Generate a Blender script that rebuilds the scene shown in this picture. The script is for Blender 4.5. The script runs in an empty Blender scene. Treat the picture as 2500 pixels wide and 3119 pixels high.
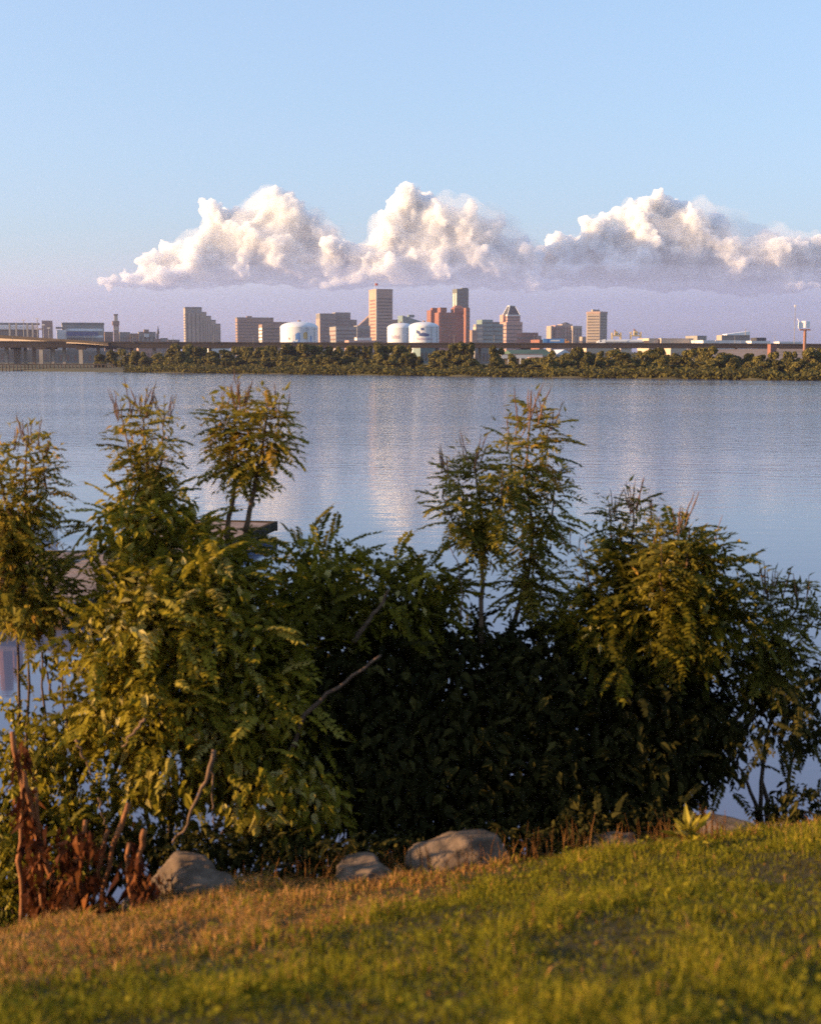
import bpy, bmesh, math, random
import numpy as np
from mathutils import Vector, Matrix, noise as mnoise

random.seed(7)
RNG = np.random.default_rng(11)
R = math.radians
SC = bpy.context.scene
COL = SC.collection

# ------------------------------------------------------------------ camera maths (photo pixels 2500 x 3119)
F = 4100.0
H = 6.0
HORIZON = 1090.0
PITCH = math.atan((1559.5 - HORIZON) / F)
CP, SP = math.cos(PITCH), math.sin(PITCH)
CAM = np.array([0.0, 0.0, H])

def ray(px, py):
    u = (px - 1250.0) / F
    v = (1559.5 - py) / F
    return np.array([u, CP + v * SP, -SP + v * CP])

def at(px, py, Y):
    d = ray(px, py)
    return CAM + d * (Y / d[1])

def bear(px, py=1080.0):
    d = ray(px, py)
    return d[0] / d[1]

def zat(px, py, Y):
    return at(px, py, Y)[2]

def mpp(Y):                      # metres per photo pixel at depth Y
    return Y / F

# ------------------------------------------------------------------ mesh builder
class MB:
    def __init__(self):
        self.v, self.loops, self.sizes, self.tint, self.n = [], [], [], [], 0
    def add(self, v, f, tint=None):
        v = np.asarray(v, dtype=np.float64).reshape(-1, 3)
        f = np.asarray(f, dtype=np.int64)
        self.v.append(v)
        self.loops.append((f + self.n).reshape(-1))
        self.sizes.append(np.full(len(f), f.shape[1], dtype=np.int64))
        if tint is None:
            t = np.full(len(f), 0.5)
        else:
            t = np.broadcast_to(np.asarray(tint, dtype=np.float64), (len(f),)) if np.ndim(tint) == 0 else np.asarray(tint)
        self.tint.append(t)
        self.n += len(v)
    def batch(self, tv, tf, P, M, tint):
        """instances of template (tv, tf): positions P (K,3), matrices M (K,3,3), tint (K)"""
        K = len(P)
        if K == 0:
            return
        V = np.einsum('kij,nj->kni', M, tv) + P[:, None, :]
        n = len(tv)
        FF = (tf[None, :, :] + (np.arange(K) * n)[:, None, None]).reshape(-1, tf.shape[1])
        self.add(V.reshape(-1, 3), FF, np.repeat(tint, len(tf)))
    def box(self, c, s, rz=0.0, tint=None):
        x, y, z = s[0] / 2, s[1] / 2, s[2] / 2
        v = np.array([[-x, -y, -z], [x, -y, -z], [x, y, -z], [-x, y, -z], [-x, -y, z], [x, -y, z], [x, y, z], [-x, y, z]])
        cr, sr = math.cos(rz), math.sin(rz)
        m = np.array([[cr, -sr, 0], [sr, cr, 0], [0, 0, 1]])
        f = [[0, 3, 2, 1], [4, 5, 6, 7], [0, 1, 5, 4], [1, 2, 6, 5], [2, 3, 7, 6], [3, 0, 4, 7]]
        self.add(v @ m.T + np.asarray(c, dtype=float), f, tint)
    def prism(self, pts, z0, z1, tint=None):
        """pts: list of (x,y) counter-clockwise; z1 scalar or per point"""
        n = len(pts)
        z0s = [z0] * n if np.ndim(z0) == 0 else list(z0)
        z1s = [z1] * n if np.ndim(z1) == 0 else list(z1)
        v = [[p[0], p[1], a] for p, a in zip(pts, z0s)] + [[p[0], p[1], b] for p, b in zip(pts, z1s)]
        f = [[i, (i + 1) % n, (i + 1) % n + n, i + n] for i in range(n)]
        self.add(v, f, tint)
        b = self.n - 2 * n
        self.loops.append(np.array([b + i for i in reversed(range(n))])); self.sizes.append(np.array([n])); self.tint.append(np.array([.5]))
        self.loops.append(np.array([b + n + i for i in range(n)])); self.sizes.append(np.array([n])); self.tint.append(np.array([.5]))
    def tube(self, pts, radii, sides=6, tint=None, cap=True):
        pts = np.asarray(pts, dtype=float)
        n = len(pts)
        radii = np.broadcast_to(np.asarray(radii, dtype=float), (n,)) if np.ndim(radii) == 0 else np.asarray(radii, dtype=float)
        tan = np.gradient(pts, axis=0)
        tan /= (np.linalg.norm(tan, axis=1)[:, None] + 1e-9)
        ref = np.array([0.31, 0.87, 0.39]) if abs(tan[0][2]) > 0.8 else np.array([0.05, 0.02, 1.0])
        a = np.cross(tan, ref); a /= (np.linalg.norm(a, axis=1)[:, None] + 1e-9)
        b = np.cross(tan, a)
        ang = np.arange(sides) * 2 * math.pi / sides
        ring = pts[:, None, :] + radii[:, None, None] * (np.cos(ang)[None, :, None] * a[:, None, :] + np.sin(ang)[None, :, None] * b[:, None, :])
        f = []
        for i in range(n - 1):
            for j in range(sides):
                k = (j + 1) % sides
                f.append([i * sides + j, i * sides + k, (i + 1) * sides + k, (i + 1) * sides + j])
        self.add(ring.reshape(-1, 3), f, tint)
        if cap:
            base = self.n - n * sides
            for lo, rev in ((base, True), (base + (n - 1) * sides, False)):
                idx = [lo + j for j in range(sides)]
                self.loops.append(np.array(idx[::-1] if rev else idx)); self.sizes.append(np.array([sides])); self.tint.append(np.array([.5]))
    def lathe(self, prof, c=(0, 0, 0), seg=32, tint=None):
        prof = np.asarray(prof, dtype=float)
        n = len(prof)
        ang = np.arange(seg) * 2 * math.pi / seg
        v = np.stack([prof[:, None, 0] * np.cos(ang)[None], prof[:, None, 0] * np.sin(ang)[None], np.repeat(prof[:, 1:2], seg, 1)], -1).reshape(-1, 3) + np.asarray(c)
        f = [[i * seg + j, i * seg + (j + 1) % seg, (i + 1) * seg + (j + 1) % seg, (i + 1) * seg + j] for i in range(n - 1) for j in range(seg)]
        self.add(v, f, tint)
    def mesh(self, name, smooth=False):
        me = bpy.data.meshes.new(name)
        V = np.concatenate(self.v) if self.v else np.zeros((0, 3))
        L = np.concatenate(self.loops).astype(np.int32)
        S = np.concatenate(self.sizes).astype(np.int32)
        T = np.concatenate(self.tint).astype(np.float32)
        me.vertices.add(len(V)); me.vertices.foreach_set('co', V.astype(np.float32).reshape(-1))
        me.loops.add(len(L)); me.loops.foreach_set('vertex_index', L)
        me.polygons.add(len(S))
        st = np.concatenate([[0], np.cumsum(S)[:-1]]).astype(np.int32)
        me.polygons.foreach_set('loop_start', st)
        me.update(calc_edges=True)
        a = me.attributes.new('tint', 'FLOAT', 'FACE'); a.data.foreach_set('value', T)
        me.polygons.foreach_set('use_smooth', np.full(len(S), bool(smooth)))
        me.validate()
        return me
    def build(self, name, mat, parent=None, smooth=False, loc=None):
        """verts are in world space; moved into the parent's (or loc's) frame"""
        o = bpy.data.objects.new(name, None if False else self.mesh(name, smooth))
        o.data.materials.append(mat)
        COL.objects.link(o)
        org = None
        if parent is not None:
            q, org = parent, np.zeros(3)
            while q is not None:
                org += np.array(q.location); q = q.parent
            o.parent = parent
        elif loc is not None:
            org = np.asarray(loc, dtype=float); o.location = loc
        if org is not None:
            o.data.transform(Matrix.Translation(Vector(-org)))
        return o

def tag(o, label, cat, group=None, kind=None):
    if label: o['label'] = label
    if cat: o['category'] = cat
    if group: o['group'] = group
    if kind: o['kind'] = kind
    return o

def empty(name, loc, label, cat, group=None):
    o = bpy.data.objects.new(name, None); COL.objects.link(o)
    o.location = loc
    return tag(o, label, cat, group)

# ------------------------------------------------------------------ materials
def newmat(name):
    m = bpy.data.materials.new(name); m.use_nodes = True
    nt = m.node_tree
    return m, nt, nt.nodes['Principled BSDF']

def stone(name, col, rough=0.85, var=0.25, scale=0.05, bump=0.0, spec=0.2, metal=0.0):
    m, nt, b = newmat(name)
    tc = nt.nodes.new('ShaderNodeTexCoord')
    n = nt.nodes.new('ShaderNodeTexNoise'); n.inputs['Scale'].default_value = scale; n.inputs['Detail'].default_value = 6
    nt.links.new(tc.outputs['Object'], n.inputs['Vector'])
    r = nt.nodes.new('ShaderNodeValToRGB')
    r.color_ramp.elements[0].position = 0.3; r.color_ramp.elements[1].position = 0.7
    r.color_ramp.elements[0].color = (*[c * (1 - var) for c in col], 1)
    r.color_ramp.elements[1].color = (*[min(1, c * (1 + var)) for c in col], 1)
    nt.links.new(n.outputs['Fac'], r.inputs['Fac'])
    nt.links.new(r.outputs['Color'], b.inputs['Base Color'])
    b.inputs['Roughness'].default_value = rough
    b.inputs['Specular IOR Level'].default_value = spec
    b.inputs['Metallic'].default_value = metal
    if bump > 0:
        n2 = nt.nodes.new('ShaderNodeTexNoise'); n2.inputs['Scale'].default_value = scale * 6; n2.inputs['Detail'].default_value = 8
        nt.links.new(tc.outputs['Object'], n2.inputs['Vector'])
        bp = nt.nodes.new('ShaderNodeBump'); bp.inputs['Strength'].default_value = bump; bp.inputs['Distance'].default_value = 0.3 / max(scale * 6, .01)
        nt.links.new(n2.outputs['Fac'], bp.inputs['Height'])
        nt.links.new(bp.outputs['Normal'], b.inputs['Normal'])
    return m

def leafmat(name, cols, trans=0.35, rough=0.5, spec=0.25):
    """cols: list of (pos, rgb) over the per-leaf 'tint'"""
    m, nt, b = newmat(name)
    at_ = nt.nodes.new('ShaderNodeAttribute'); at_.attribute_name = 'tint'
    r = nt.nodes.new('ShaderNodeValToRGB')
    while len(r.color_ramp.elements) < len(cols):
        r.color_ramp.elements.new(0.5)
    for e, (p, c) in zip(r.color_ramp.elements, cols):
        e.position = p; e.color = (*c, 1)
    nt.links.new(at_.outputs['Fac'], r.inputs['Fac'])
    nt.links.new(r.outputs['Color'], b.inputs['Base Color'])
    b.inputs['Roughness'].default_value = rough
    b.inputs['Specular IOR Level'].default_value = spec
    tr = nt.nodes.new('ShaderNodeBsdfTranslucent')
    nt.links.new(r.outputs['Color'], tr.inputs['Color'])
    mx = nt.nodes.new('ShaderNodeMixShader'); mx.inputs[0].default_value = trans
    nt.links.new(b.outputs[0], mx.inputs[1]); nt.links.new(tr.outputs[0], mx.inputs[2])
    nt.links.new(mx.outputs[0], nt.nodes['Material Output'].inputs['Surface'])
    return m

M = {}
M['leaf_sapling'] = leafmat('sapling leaf', [(0, (.065, .058, .011)), (.45, (.18, .152, .023)), (.8, (.32, .245, .036)), (1, (.38, .21, .04))], .48, .65, .1)
M['leaf_broad'] = leafmat('broad leaf', [(0, (.034, .034, .005)), (.4, (.150, .125, .012)), (.75, (.33, .26, .024)), (1, (.52, .42, .15))], .45, .65, .1)
M['leaf_shade_dark'] = leafmat('shade darkened leaf', [(0, (.012, .012, .004)), (.6, (.030, .028, .007)), (1, (.075, .062, .015))], .2, .75, .06)  # deep shade of the bushes put into a near-black leaf colour
M['leaf_far'] = leafmat('far tree leaf', [(0, (.050, .048, .015)), (.5, (.115, .100, .026)), (1, (.20, .165, .045))], .3, .7, .08)
M['leaf_dead'] = leafmat('dead leaf', [(0, (.022, .007, .004)), (.5, (.070, .021, .008)), (1, (.26, .09, .025))], .25, .7, .05)
M['grass'] = leafmat('lawn grass', [(0, (.040, .033, .004)), (.45, (.150, .142, .011)), (.8, (.27, .215, .018)), (1, (.34, .21, .05))], .4, .7, .05)
M['dry_grass'] = leafmat('dry grass', [(0, (.10, .045, .014)), (.5, (.33, .155, .045)), (1, (.52, .29, .11))], .3, .8, .05)
M['spike'] = leafmat('seed spike', [(0, (.10, .05, .028)), (1, (.21, .115, .065))], .1, .7)
M['bark'] = stone('bark', (.10, .065, .045), .9, .35, 30, .4)
M['pale_bark'] = stone('pale bark', (.13, .08, .05), .9, .3, 25, .4)
M['dead_stalk'] = stone('dead stalk', (.20, .08, .03), .8, .45, 18, .4)
M['soil'] = stone('bank soil', (.050, .036, .010), .95, .4, 4, .5)
M['turf'] = stone('turf', (.055, .050, .015), .95, .4, 9, .5)
M['rock'] = stone('boulder', (.125, .088, .062), .9, .55, 9, 1.0)
M['rock_warm'] = stone('brown boulder', (.12, .085, .062), .9, .35, 7, .9)
M['land'] = stone('far land', (.07, .062, .032), .95, .3, .02)
M['plank'] = stone('weathered plank', (.20, .145, .125), .85, .3, 2.0, .2)
M['pile'] = stone('wet timber', (.06, .042, .03), .95, .4, 3.0, .3, .0)
M['plank_edge'] = stone('timber fascia', (.062, .048, .036), .95, .3, 3, 0, .0)
M['white_boat'] = stone('white hull', (.75, .74, .72), .4, .05, 1)
M['concrete'] = stone('bridge concrete', (.30, .265, .23), .9, .2, .1)
M['deck_dark'] = stone('bridge girder', (.045, .034, .027), .85, .25, .08)
M['deck_sunlit'] = stone('sunlit ramp flank', (.42, .34, .28), .85, .15, .08)  # sunlight on the ramp flank put into this paler, warmer colour
M['trestle'] = stone('trestle timber', (.075, .06, .05), .9, .35, .2)
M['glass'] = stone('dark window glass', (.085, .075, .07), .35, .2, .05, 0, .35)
M['glass_lit'] = stone('brown sunlit glass', (.20, .11, .08), .5, .2, .05, 0, .4)  # warm glass copy: sun on left faces put into colour; also brown windows
M['teal'] = stone('teal glass', (.17, .23, .22), .4, .2, .03, 0, .5)
M['slate'] = stone('dark slate roof', (.05, .05, .055), .7, .2, .1)
M['whitetrim'] = stone('white trim', (.72, .71, .70), .6, .05, .1)
M['white'] = stone('white paint', (.78, .78, .78), .5, .05, .05)
M['tank'] = stone('tank white', (.60, .61, .64), .45, .04, .05)
M['blue'] = stone('blue paint', (.10, .24, .52), .6, .15, .1)
M['navy'] = stone('navy paint', (.06, .09, .22), .6, .15, .1)
M['yellow'] = stone('mustard paint', (.62, .42, .16), .6, .15, .1)
M['mauve'] = stone('mauve paint', (.42, .36, .44), .6, .2, .1)
M['redpaint'] = stone('red paint', (.42, .09, .06), .6, .15, .1)
M['truckblue'] = stone('trailer blue', (.07, .20, .45), .5, .08, .2)
M['orange'] = stone('cab orange', (.55, .26, .10), .5, .1, .3)
M['silver'] = stone('silver tank', (.50, .52, .56), .4, .1, .1, 0, .5)
M['black'] = stone('black rubber', (.02, .02, .02), .8, .1, 1)
M['steel'] = stone('grey steel', (.24, .235, .23), .6, .15, .3)
M['rust'] = stone('brown steel', (.24, .12, .08), .7, .2, .3)
M['craneyel'] = stone('crane paint', (.42, .33, .17), .7, .15, .3)
M['greenroof'] = stone('green roof', (.06, .10, .075), .7, .2, .1)
M['cars'] = stone('pale car paint', (.5, .5, .54), .4, .1, .3, 0, .5)
def wallm(name, col, var=.12):
    return stone(name, col, .88, var, .04)
M['w_tan'] = wallm('tan concrete', (.33, .27, .225))
M['w_brown'] = wallm('brown brick', (.26, .175, .135))
M['w_grey'] = wallm('grey concrete', (.25, .235, .22))
M['w_dkgrey'] = wallm('dark concrete', (.17, .16, .15))
M['w_red'] = wallm('red brick', (.22, .098, .07))
M['w_pink'] = wallm('pink granite', (.38, .24, .20))
M['w_tower'] = wallm('tower concrete', (.36, .25, .195))
M['w_white'] = wallm('white panel', (.62, .59, .57))
M['w_olive'] = wallm('olive glass', (.13, .135, .115))
M['w_wtc'] = wallm('grey brown concrete', (.31, .255, .205))
M['w_cream'] = wallm('cream stone', (.48, .38, .29))
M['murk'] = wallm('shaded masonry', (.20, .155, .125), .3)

# ------------------------------------------------------------------ camera, sky, sun
cd = bpy.data.cameras.new('camera'); cam = bpy.data.objects.new('camera', cd); COL.objects.link(cam)
cam.location = (0, 0, H); cam.rotation_euler = (math.pi / 2 - PITCH, 0, 0)
cd.sensor_fit = 'HORIZONTAL'; cd.lens = 90; cd.sensor_width = 90 * 2500 / F
cd.clip_start = 0.1; cd.clip_end = 120000
cd.dof.use_dof = True; cd.dof.focus_distance = 30; cd.dof.aperture_fstop = 5.0
SC.camera = cam

SUN_EL, SUN_AZ = R(12.0), R(-100.0)        # azimuth from +Y, negative = to the left
sdir = Vector((math.sin(SUN_AZ) * math.cos(SUN_EL), math.cos(SUN_AZ) * math.cos(SUN_EL), math.sin(SUN_EL)))
sl = bpy.data.lights.new('sun', 'SUN'); sl.energy = 3.3; sl.angle = R(0.5); sl.color = (1.0, .64, .31)
so = bpy.data.objects.new('sun', sl); COL.objects.link(so)
so.rotation_euler = sdir.to_track_quat('Z', 'Y').to_euler(); so.location = (-60, -10, 40)
w = bpy.data.worlds.new('World'); SC.world = w; w.use_nodes = True
nt = w.node_tree
sky = nt.nodes.new('ShaderNodeTexSky'); sky.sky_type = 'NISHITA'; sky.sun_disc = False
sky.sun_elevation = SUN_EL; sky.sun_rotation = SUN_AZ
sky.altitude = 0; sky.air_density = 1.0; sky.dust_density = 2.4; sky.ozone_density = 5.8
gm = nt.nodes.new('ShaderNodeGamma'); gm.inputs['Gamma'].default_value = 0.5      # film-like compression of the sky's range
tn = nt.nodes.new('ShaderNodeMix'); tn.data_type = 'RGBA'; tn.blend_type = 'MULTIPLY'; tn.inputs[0].default_value = 1.0
tn.inputs[7].default_value = (1.035, .985, 1.0, 1)                                  # slightly warm film balance of the sky
nt.links.new(sky.outputs[0], gm.inputs['Color']); nt.links.new(gm.outputs[0], tn.inputs[6]); nt.links.new(tn.outputs[2], nt.nodes['Background'].inputs[0])
nt.nodes['Background'].inputs[1].default_value = 0.15
SC.view_settings.view_transform = 'Standard'; SC.view_settings.look = 'None'
SC.view_settings.exposure = 1.95; SC.view_settings.gamma = 1.0
cy = SC.cycles
cy.max_bounces = 14; cy.diffuse_bounces = 4; cy.glossy_bounces = 3; cy.transmission_bounces = 4; cy.volume_bounces = 10; cy.transparent_max_bounces = 8
cy.use_denoising = False

# ------------------------------------------------------------------ water
def water_mat():
    m, nt, b = newmat('harbour water')
    b.inputs['Base Color'].default_value = (.090, .110, .185, 1)
    b.inputs['Roughness'].default_value = .08
    b.inputs['IOR'].default_value = 1.33
    g = nt.nodes.new('ShaderNodeNewGeometry')
    mp = nt.nodes.new('ShaderNodeMapping'); mp.inputs['Scale'].default_value = (.55, 1.5, 1); mp.inputs['Rotation'].default_value = (0, 0, R(6))
    nt.links.new(g.outputs['Position'], mp.inputs['Vector'])
    n1 = nt.nodes.new('ShaderNodeTexNoise'); n1.inputs['Scale'].default_value = .7; n1.inputs['Detail'].default_value = 4; n1.inputs['Roughness'].default_value = .55
    nt.links.new(mp.outputs[0], n1.inputs['Vector'])
    n2 = nt.nodes.new('ShaderNodeTexNoise'); n2.inputs['Scale'].default_value = .018; n2.inputs['Detail'].default_value = 3
    nt.links.new(mp.outputs[0], n2.inputs['Vector'])
    rr = nt.nodes.new('ShaderNodeMapRange'); rr.inputs['From Min'].default_value = .35; rr.inputs['From Max'].default_value = .68
    rr.inputs['To Min'].default_value = .35; rr.inputs['To Max'].default_value = 1.0
    nt.links.new(n2.outputs['Fac'], rr.inputs['Value'])
    sx = nt.nodes.new('ShaderNodeSeparateXYZ'); nt.links.new(g.outputs['Position'], sx.inputs[0])
    calm = nt.nodes.new('ShaderNodeMapRange'); calm.interpolation_type = 'SMOOTHSTEP'      # sheltered, calmer water close to the bank
    calm.inputs['From Min'].default_value = 35; calm.inputs['From Max'].default_value = 130; calm.inputs['To Min'].default_value = .11; calm.inputs['To Max'].default_value = 2.1
    nt.links.new(sx.outputs['Y'], calm.inputs['Value'])
    m0 = nt.nodes.new('ShaderNodeMath'); m0.operation = 'MULTIPLY'; nt.links.new(calm.outputs[0], m0.inputs[0]); nt.links.new(rr.outputs[0], m0.inputs[1])
    rr = m0
    ml = nt.nodes.new('ShaderNodeMath'); ml.operation = 'MULTIPLY'
    nt.links.new(n1.outputs['Fac'], ml.inputs[0]); nt.links.new(rr.outputs[0], ml.inputs[1])
    bp = nt.nodes.new('ShaderNodeBump'); bp.inputs['Strength'].default_value = 1.0; bp.inputs['Distance'].default_value = .09
    nt.links.new(ml.outputs[0], bp.inputs['Height']); nt.links.new(bp.outputs[0], b.inputs['Normal'])
    return m
M['water'] = water_mat()
mb = MB(); mb.add([[-6000, -40, 0], [6000, -40, 0], [6000, 9400, 0], [-6000, 9400, 0]], [[0, 1, 2, 3]])
tag(mb.build('water', M['water']), None, None, None, 'structure')

# ------------------------------------------------------------------ far land
def shore_py(px): return 1129 + (px - 15) / 2475 * 30
def shoreD(px):
    d = ray(px, shore_py(px)); return -H / d[2] * d[1]
mb = MB()
v = []
pxs = np.linspace(-900, 3400, 87)
for px in pxs:
    D = shoreD(min(max(px, -400), 2900))
    b_ = bear(px)
    D2 = D + 3 * math.sin(px * .021) + 2 * math.sin(px * .057)
    for dd, z in ((0, -.3), (2.0, .35), (14, 1.2), (80, 2.0)):
        v.append([b_ * D2, D2 + dd, z])
    v.append([b_ * 9300 * 1.15, 9300, 3.0])
f = [[i * 5 + j, (i + 1) * 5 + j, (i + 1) * 5 + j + 1, i * 5 + j + 1] for i in range(86) for j in range(4)]
mb.add(v, f)
tag(mb.build('far_shore_ground', M['land'], None, True), None, None, None, 'structure')

# ------------------------------------------------------------------ city
TH = R(15)
def solve(P, e, b):
    return (b * P[1] - P[0]) / (e[0] - b * e[1])

def foot(pxl, pxc, pxr, Y, depth=None, th=TH):
    e1 = np.array([math.cos(th), math.sin(th)]); e2 = np.array([-math.sin(th), math.cos(th)])
    P = np.array([bear(pxc) * Y, Y])
    wd = solve(P, e1, bear(pxr))
    if depth is None:
        d = solve(P, e2, bear(pxl)) if pxc - pxl >= 3 else wd * .7
        if d <= 0: d = wd * .7
        d = min(max(d, .35 * wd), 1.8 * wd)
    else:
        d = depth
    A = P; B = P + e1 * wd; C = B + e2 * d; D = P + e2 * d
    return [A, B, C, D], e1, e2, wd, d

def inset(pts, k):
    c = sum(pts) / len(pts)
    return [c + (p - c) * k for p in pts]

def block(root, name, pxl, pxc, pxr, yt, Y, mat, z0=None, depth=None, th=TH, yb=None):
    pts, e1, e2, wd, d = foot(pxl, pxc, pxr, Y, depth, th)
    zt = zat(pxc, yt, Y)
    zb = 2.0 if z0 is None else z0
    if yb is not None: zb = zat(pxc, yb, Y)
    mb = MB(); mb.prism(pts, zb, zt)
    mb.build(name, mat, root)
    return pts, e1, e2, wd, d, zb, zt

def bands(root, info, n, mat, fh=.45, top=.93, bot=.06, front=True, left=True, name='window_band', proud=.12, inx=.03):
    pts, e1, e2, wd, d, zb, zt = info
    hgt = zt - zb
    for i in range(n):
        zc = zb + hgt * (bot + (top - bot) * (i + .5) / n)
        hh = hgt * (top - bot) / n * fh
        mb = MB()
        if front:
            c = pts[0] + e1 * wd / 2 - e2 * (proud / 2)
            mb.box((c[0], c[1], zc), (wd * (1 - 2 * inx), proud, hh), math.atan2(e1[1], e1[0]))
        if left:
            c = pts[0] + e2 * d / 2 - e1 * (proud / 2)
            mb.box((c[0], c[1], zc), (proud, d * (1 - 2 * inx), hh), math.atan2(e1[1], e1[0]))
        mb.build(name, mat, root)

def strips(root, info, n, mat, fw=.3, top=.96, bot=.03, name='window_strip', proud=.15, side='front'):
    pts, e1, e2, wd, d, zb, zt = info
    hgt = zt - zb
    for i in range(n):
        mb = MB()
        if side == 'front':
            c = pts[0] + e1 * (wd * (i + .5) / n) - e2 * (proud / 2)
            s = (wd / n * fw, proud, hgt * (top - bot))
        else:
            c = pts[0] + e2 * (d * (i + .5) / n) - e1 * (proud / 2)
            s = (proud, d / n * fw, hgt * (top - bot))
        mb.box((c[0], c[1], zb + hgt * (top + bot) / 2), s, math.atan2(e1[1], e1[0]))
        mb.build(name, mat, root)

def parapet(root, info, mat, hgt=1.6, k=1.012, name='parapet'):
    pts, e1, e2, wd, d, zb, zt = info
    mb = MB(); mb.prism(inset(pts, k), zt + .01, zt + hgt); mb.build(name, mat, root)

def broot(name, px, Y, label, cat='building', group=None):
    return empty(name, (bear(px) * Y, Y, 2.0), label, cat, group)

# stadium at the left edge ------------------------------------------------
r = broot('stadium', 70, 1900, 'football stadium with white tiered bands, behind the elevated highway at far left', 'stadium')
Y = 1900
block(r, 'stand', -120, -60, 120, 1003, Y, M['w_dkgrey'], depth=60)
for yt, yb, xr, mt in ((982, 988, 124, 'w_grey'), (990, 996, 118, 'whitetrim'), (998, 1003, 140, 'w_white')):
    pts, e1, e2, wd, d = foot(-125, -62, xr, Y - 3, 20); mb = MB(); mb.prism(pts, zat(60, yb, Y), zat(60, yt, Y)); mb.build('seating_tier', M[mt], r)
block(r, 'stair_tower', 126, 130, 163, 976, Y + 6, M['w_pink'], depth=30)
for px in (30, 50, 84, 100):
    mb = MB(); p = at(px, 1015, Y - 6); mb.box((p[0], p[1], 2 + (zat(px, 984, Y) - 2) / 2), (2.2, 2.2, zat(px, 984, Y) - 2)); mb.build('column', M['w_grey'], r)
for i, px in enumerate((73, 115, 133, 149)):
    r2 = broot('light_mast', px, 1500, ['thin pole light mast in front of the stadium bands, leftmost of four', 'tall thin light mast before the middle of the stadium', 'thin light mast before the stadium stair tower, left one of the pair', 'thin light mast just right of the stadium stair tower foot'][i], 'light mast', 'light masts before the stadium')
    zt = zat(px, (976, 972, 990, 1000)[i], 1500); p = at(px, 1030, 1500)
    mb = MB(); mb.tube([[p[0], 1500, 2], [p[0], 1500, zt]], [.55, .35], 6); mb.build('pole', M['steel'], r2)
    mb = MB(); mb.box((p[0], 1500, zt + .5), (3.5, .8, 1.0)); mb.build('lamp_bar', M['w_white'], r2)
r = broot('ballpark', 250, 2000, 'long low white and grey stadium block between the left stadium and the clock tower', 'stadium')
i_ = block(r, 'wall', 186, 192, 319, 988, 2000, M['w_grey'], depth=70); bands(r, i_, 3, M['whitetrim'], .35, .95, .4, left=False); parapet(r, i_, M['w_dkgrey'], 3)
block(r, 'wing', 168, 172, 204, 995, 1990, M['w_dkgrey'], depth=30, yb=1000)
pts, e1, e2, wd, d = foot(172, 175, 204, 1985, 24); mb = MB(); mb.prism(pts, 2, zat(185, 1004, 1985)); mb.build('ramp_wall', M['w_white'], r)
block(r, 'canopy', 200, 204, 300, 1010, 1985, M['navy'], depth=10, yb=1022)

# clock tower
r = broot('clock_tower', 355, 2300, 'slender brown clock tower with a wide crown and narrower lantern on top', 'clock tower')
Y = 2300
i_ = block(r, 'shaft', 347, 348, 364, 980, Y, M['w_brown'])
block(r, 'belfry', 344, 345, 366, 977, Y - 1.5, M['w_brown'], depth=13.5, yb=990)
c = (i_[0][0] + i_[0][2]) / 2
p = at(356, 1000, Y)
zt0 = zat(355, 977, Y)
pts = inset(i_[0], .68); mb = MB(); mb.prism(pts, zt0 + .01, zat(355, 960, Y)); mb.build('lantern', M['w_cream'], r)
pts = inset(i_[0], .85); mb = MB(); mb.prism(pts, zat(355, 960, Y) + .01, zat(355, 956, Y)); mb.build('cap', M['w_brown'], r)
cc = i_[0][0] + i_[1] * i_[3] / 2 - i_[2] * .3
mb = MB(); ang = np.linspace(0, 2 * math.pi, 17)[:-1]; zc = zat(355, 1000, Y)
mb.prism([cc + i_[1] * 0 for _ in range(0)] or [i_[0][0] + i_[1] * (i_[3] * (.5 + .36 * math.cos(a))) - i_[2] * .2 for a in (0, math.pi)] + [i_[0][0] + i_[1] * (i_[3] * (.5 - .36)) , i_[0][0] + i_[1] * (i_[3] * (.5 + .36))], zc - 4.0, zc + 4.0) if False else mb.box((cc[0], cc[1], zc), (i_[3] * .7, .4, i_[3] * .7), TH)
mb.build('clock_face', M['w_cream'], r)

# low skyline between clock tower and stepped tower
low = [(320, 346, 1012, 'w_brown', 'low brown block left of the clock tower foot'), (366, 398, 1013, 'w_grey', 'low grey block right of the clock tower foot'),
       (398, 425, 1017, 'w_brown', 'low brown block, second right of the clock tower'), (424, 476, 1012, 'w_grey', 'long grey low block under the pale rooftop room'),
       (492, 512, 1031, 'w_grey', 'tiny grey block right of the church spire'), (512, 548, 1036, 'w_brown', 'flat brown row of roofs left of the stepped tower')]
for xl, xr, yt, mt, lb in low:
    r = broot('low_building', (xl + xr) / 2, 2100, lb, 'building', 'low buildings left of the stepped tower')
    i_ = block(r, 'wall', xl - 2, xl, xr, yt, 2100, M[mt], depth=20); parapet(r, i_, M['w_dkgrey'], 1.0)
    strips(r, i_, 4, M['glass'], .4, .85, .2)
    if yt == 1012 and xl == 424:
        block(r, 'roof_room', 438, 440, 455, 1003, 2098, M['w_brown'], depth=10, z0=i_[6])
        block(r, 'pale_wall', 440, 441, 455, 1016, 2097, M['w_white'], depth=1, yb=1026)
r = broot('church', 481, 2050, 'church with one sharp dark spire left of the stepped tower', 'church')
i_ = block(r, 'nave', 473, 474, 492, 1031, 2050, M['w_brown'], depth=20)
block(r, 'tower', 477, 478, 485, 1016, 2049, M['w_brown'], depth=5)
p = at(481.5, 1016, 2051); mb = MB(); mb.lathe([[2.3, p[2]], [1.5, p[2] + 4], [.02, zat(481, 990, 2051)]], (p[0], 2051.5, 0), 8); mb.build('spire', M['slate'], r)

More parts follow.
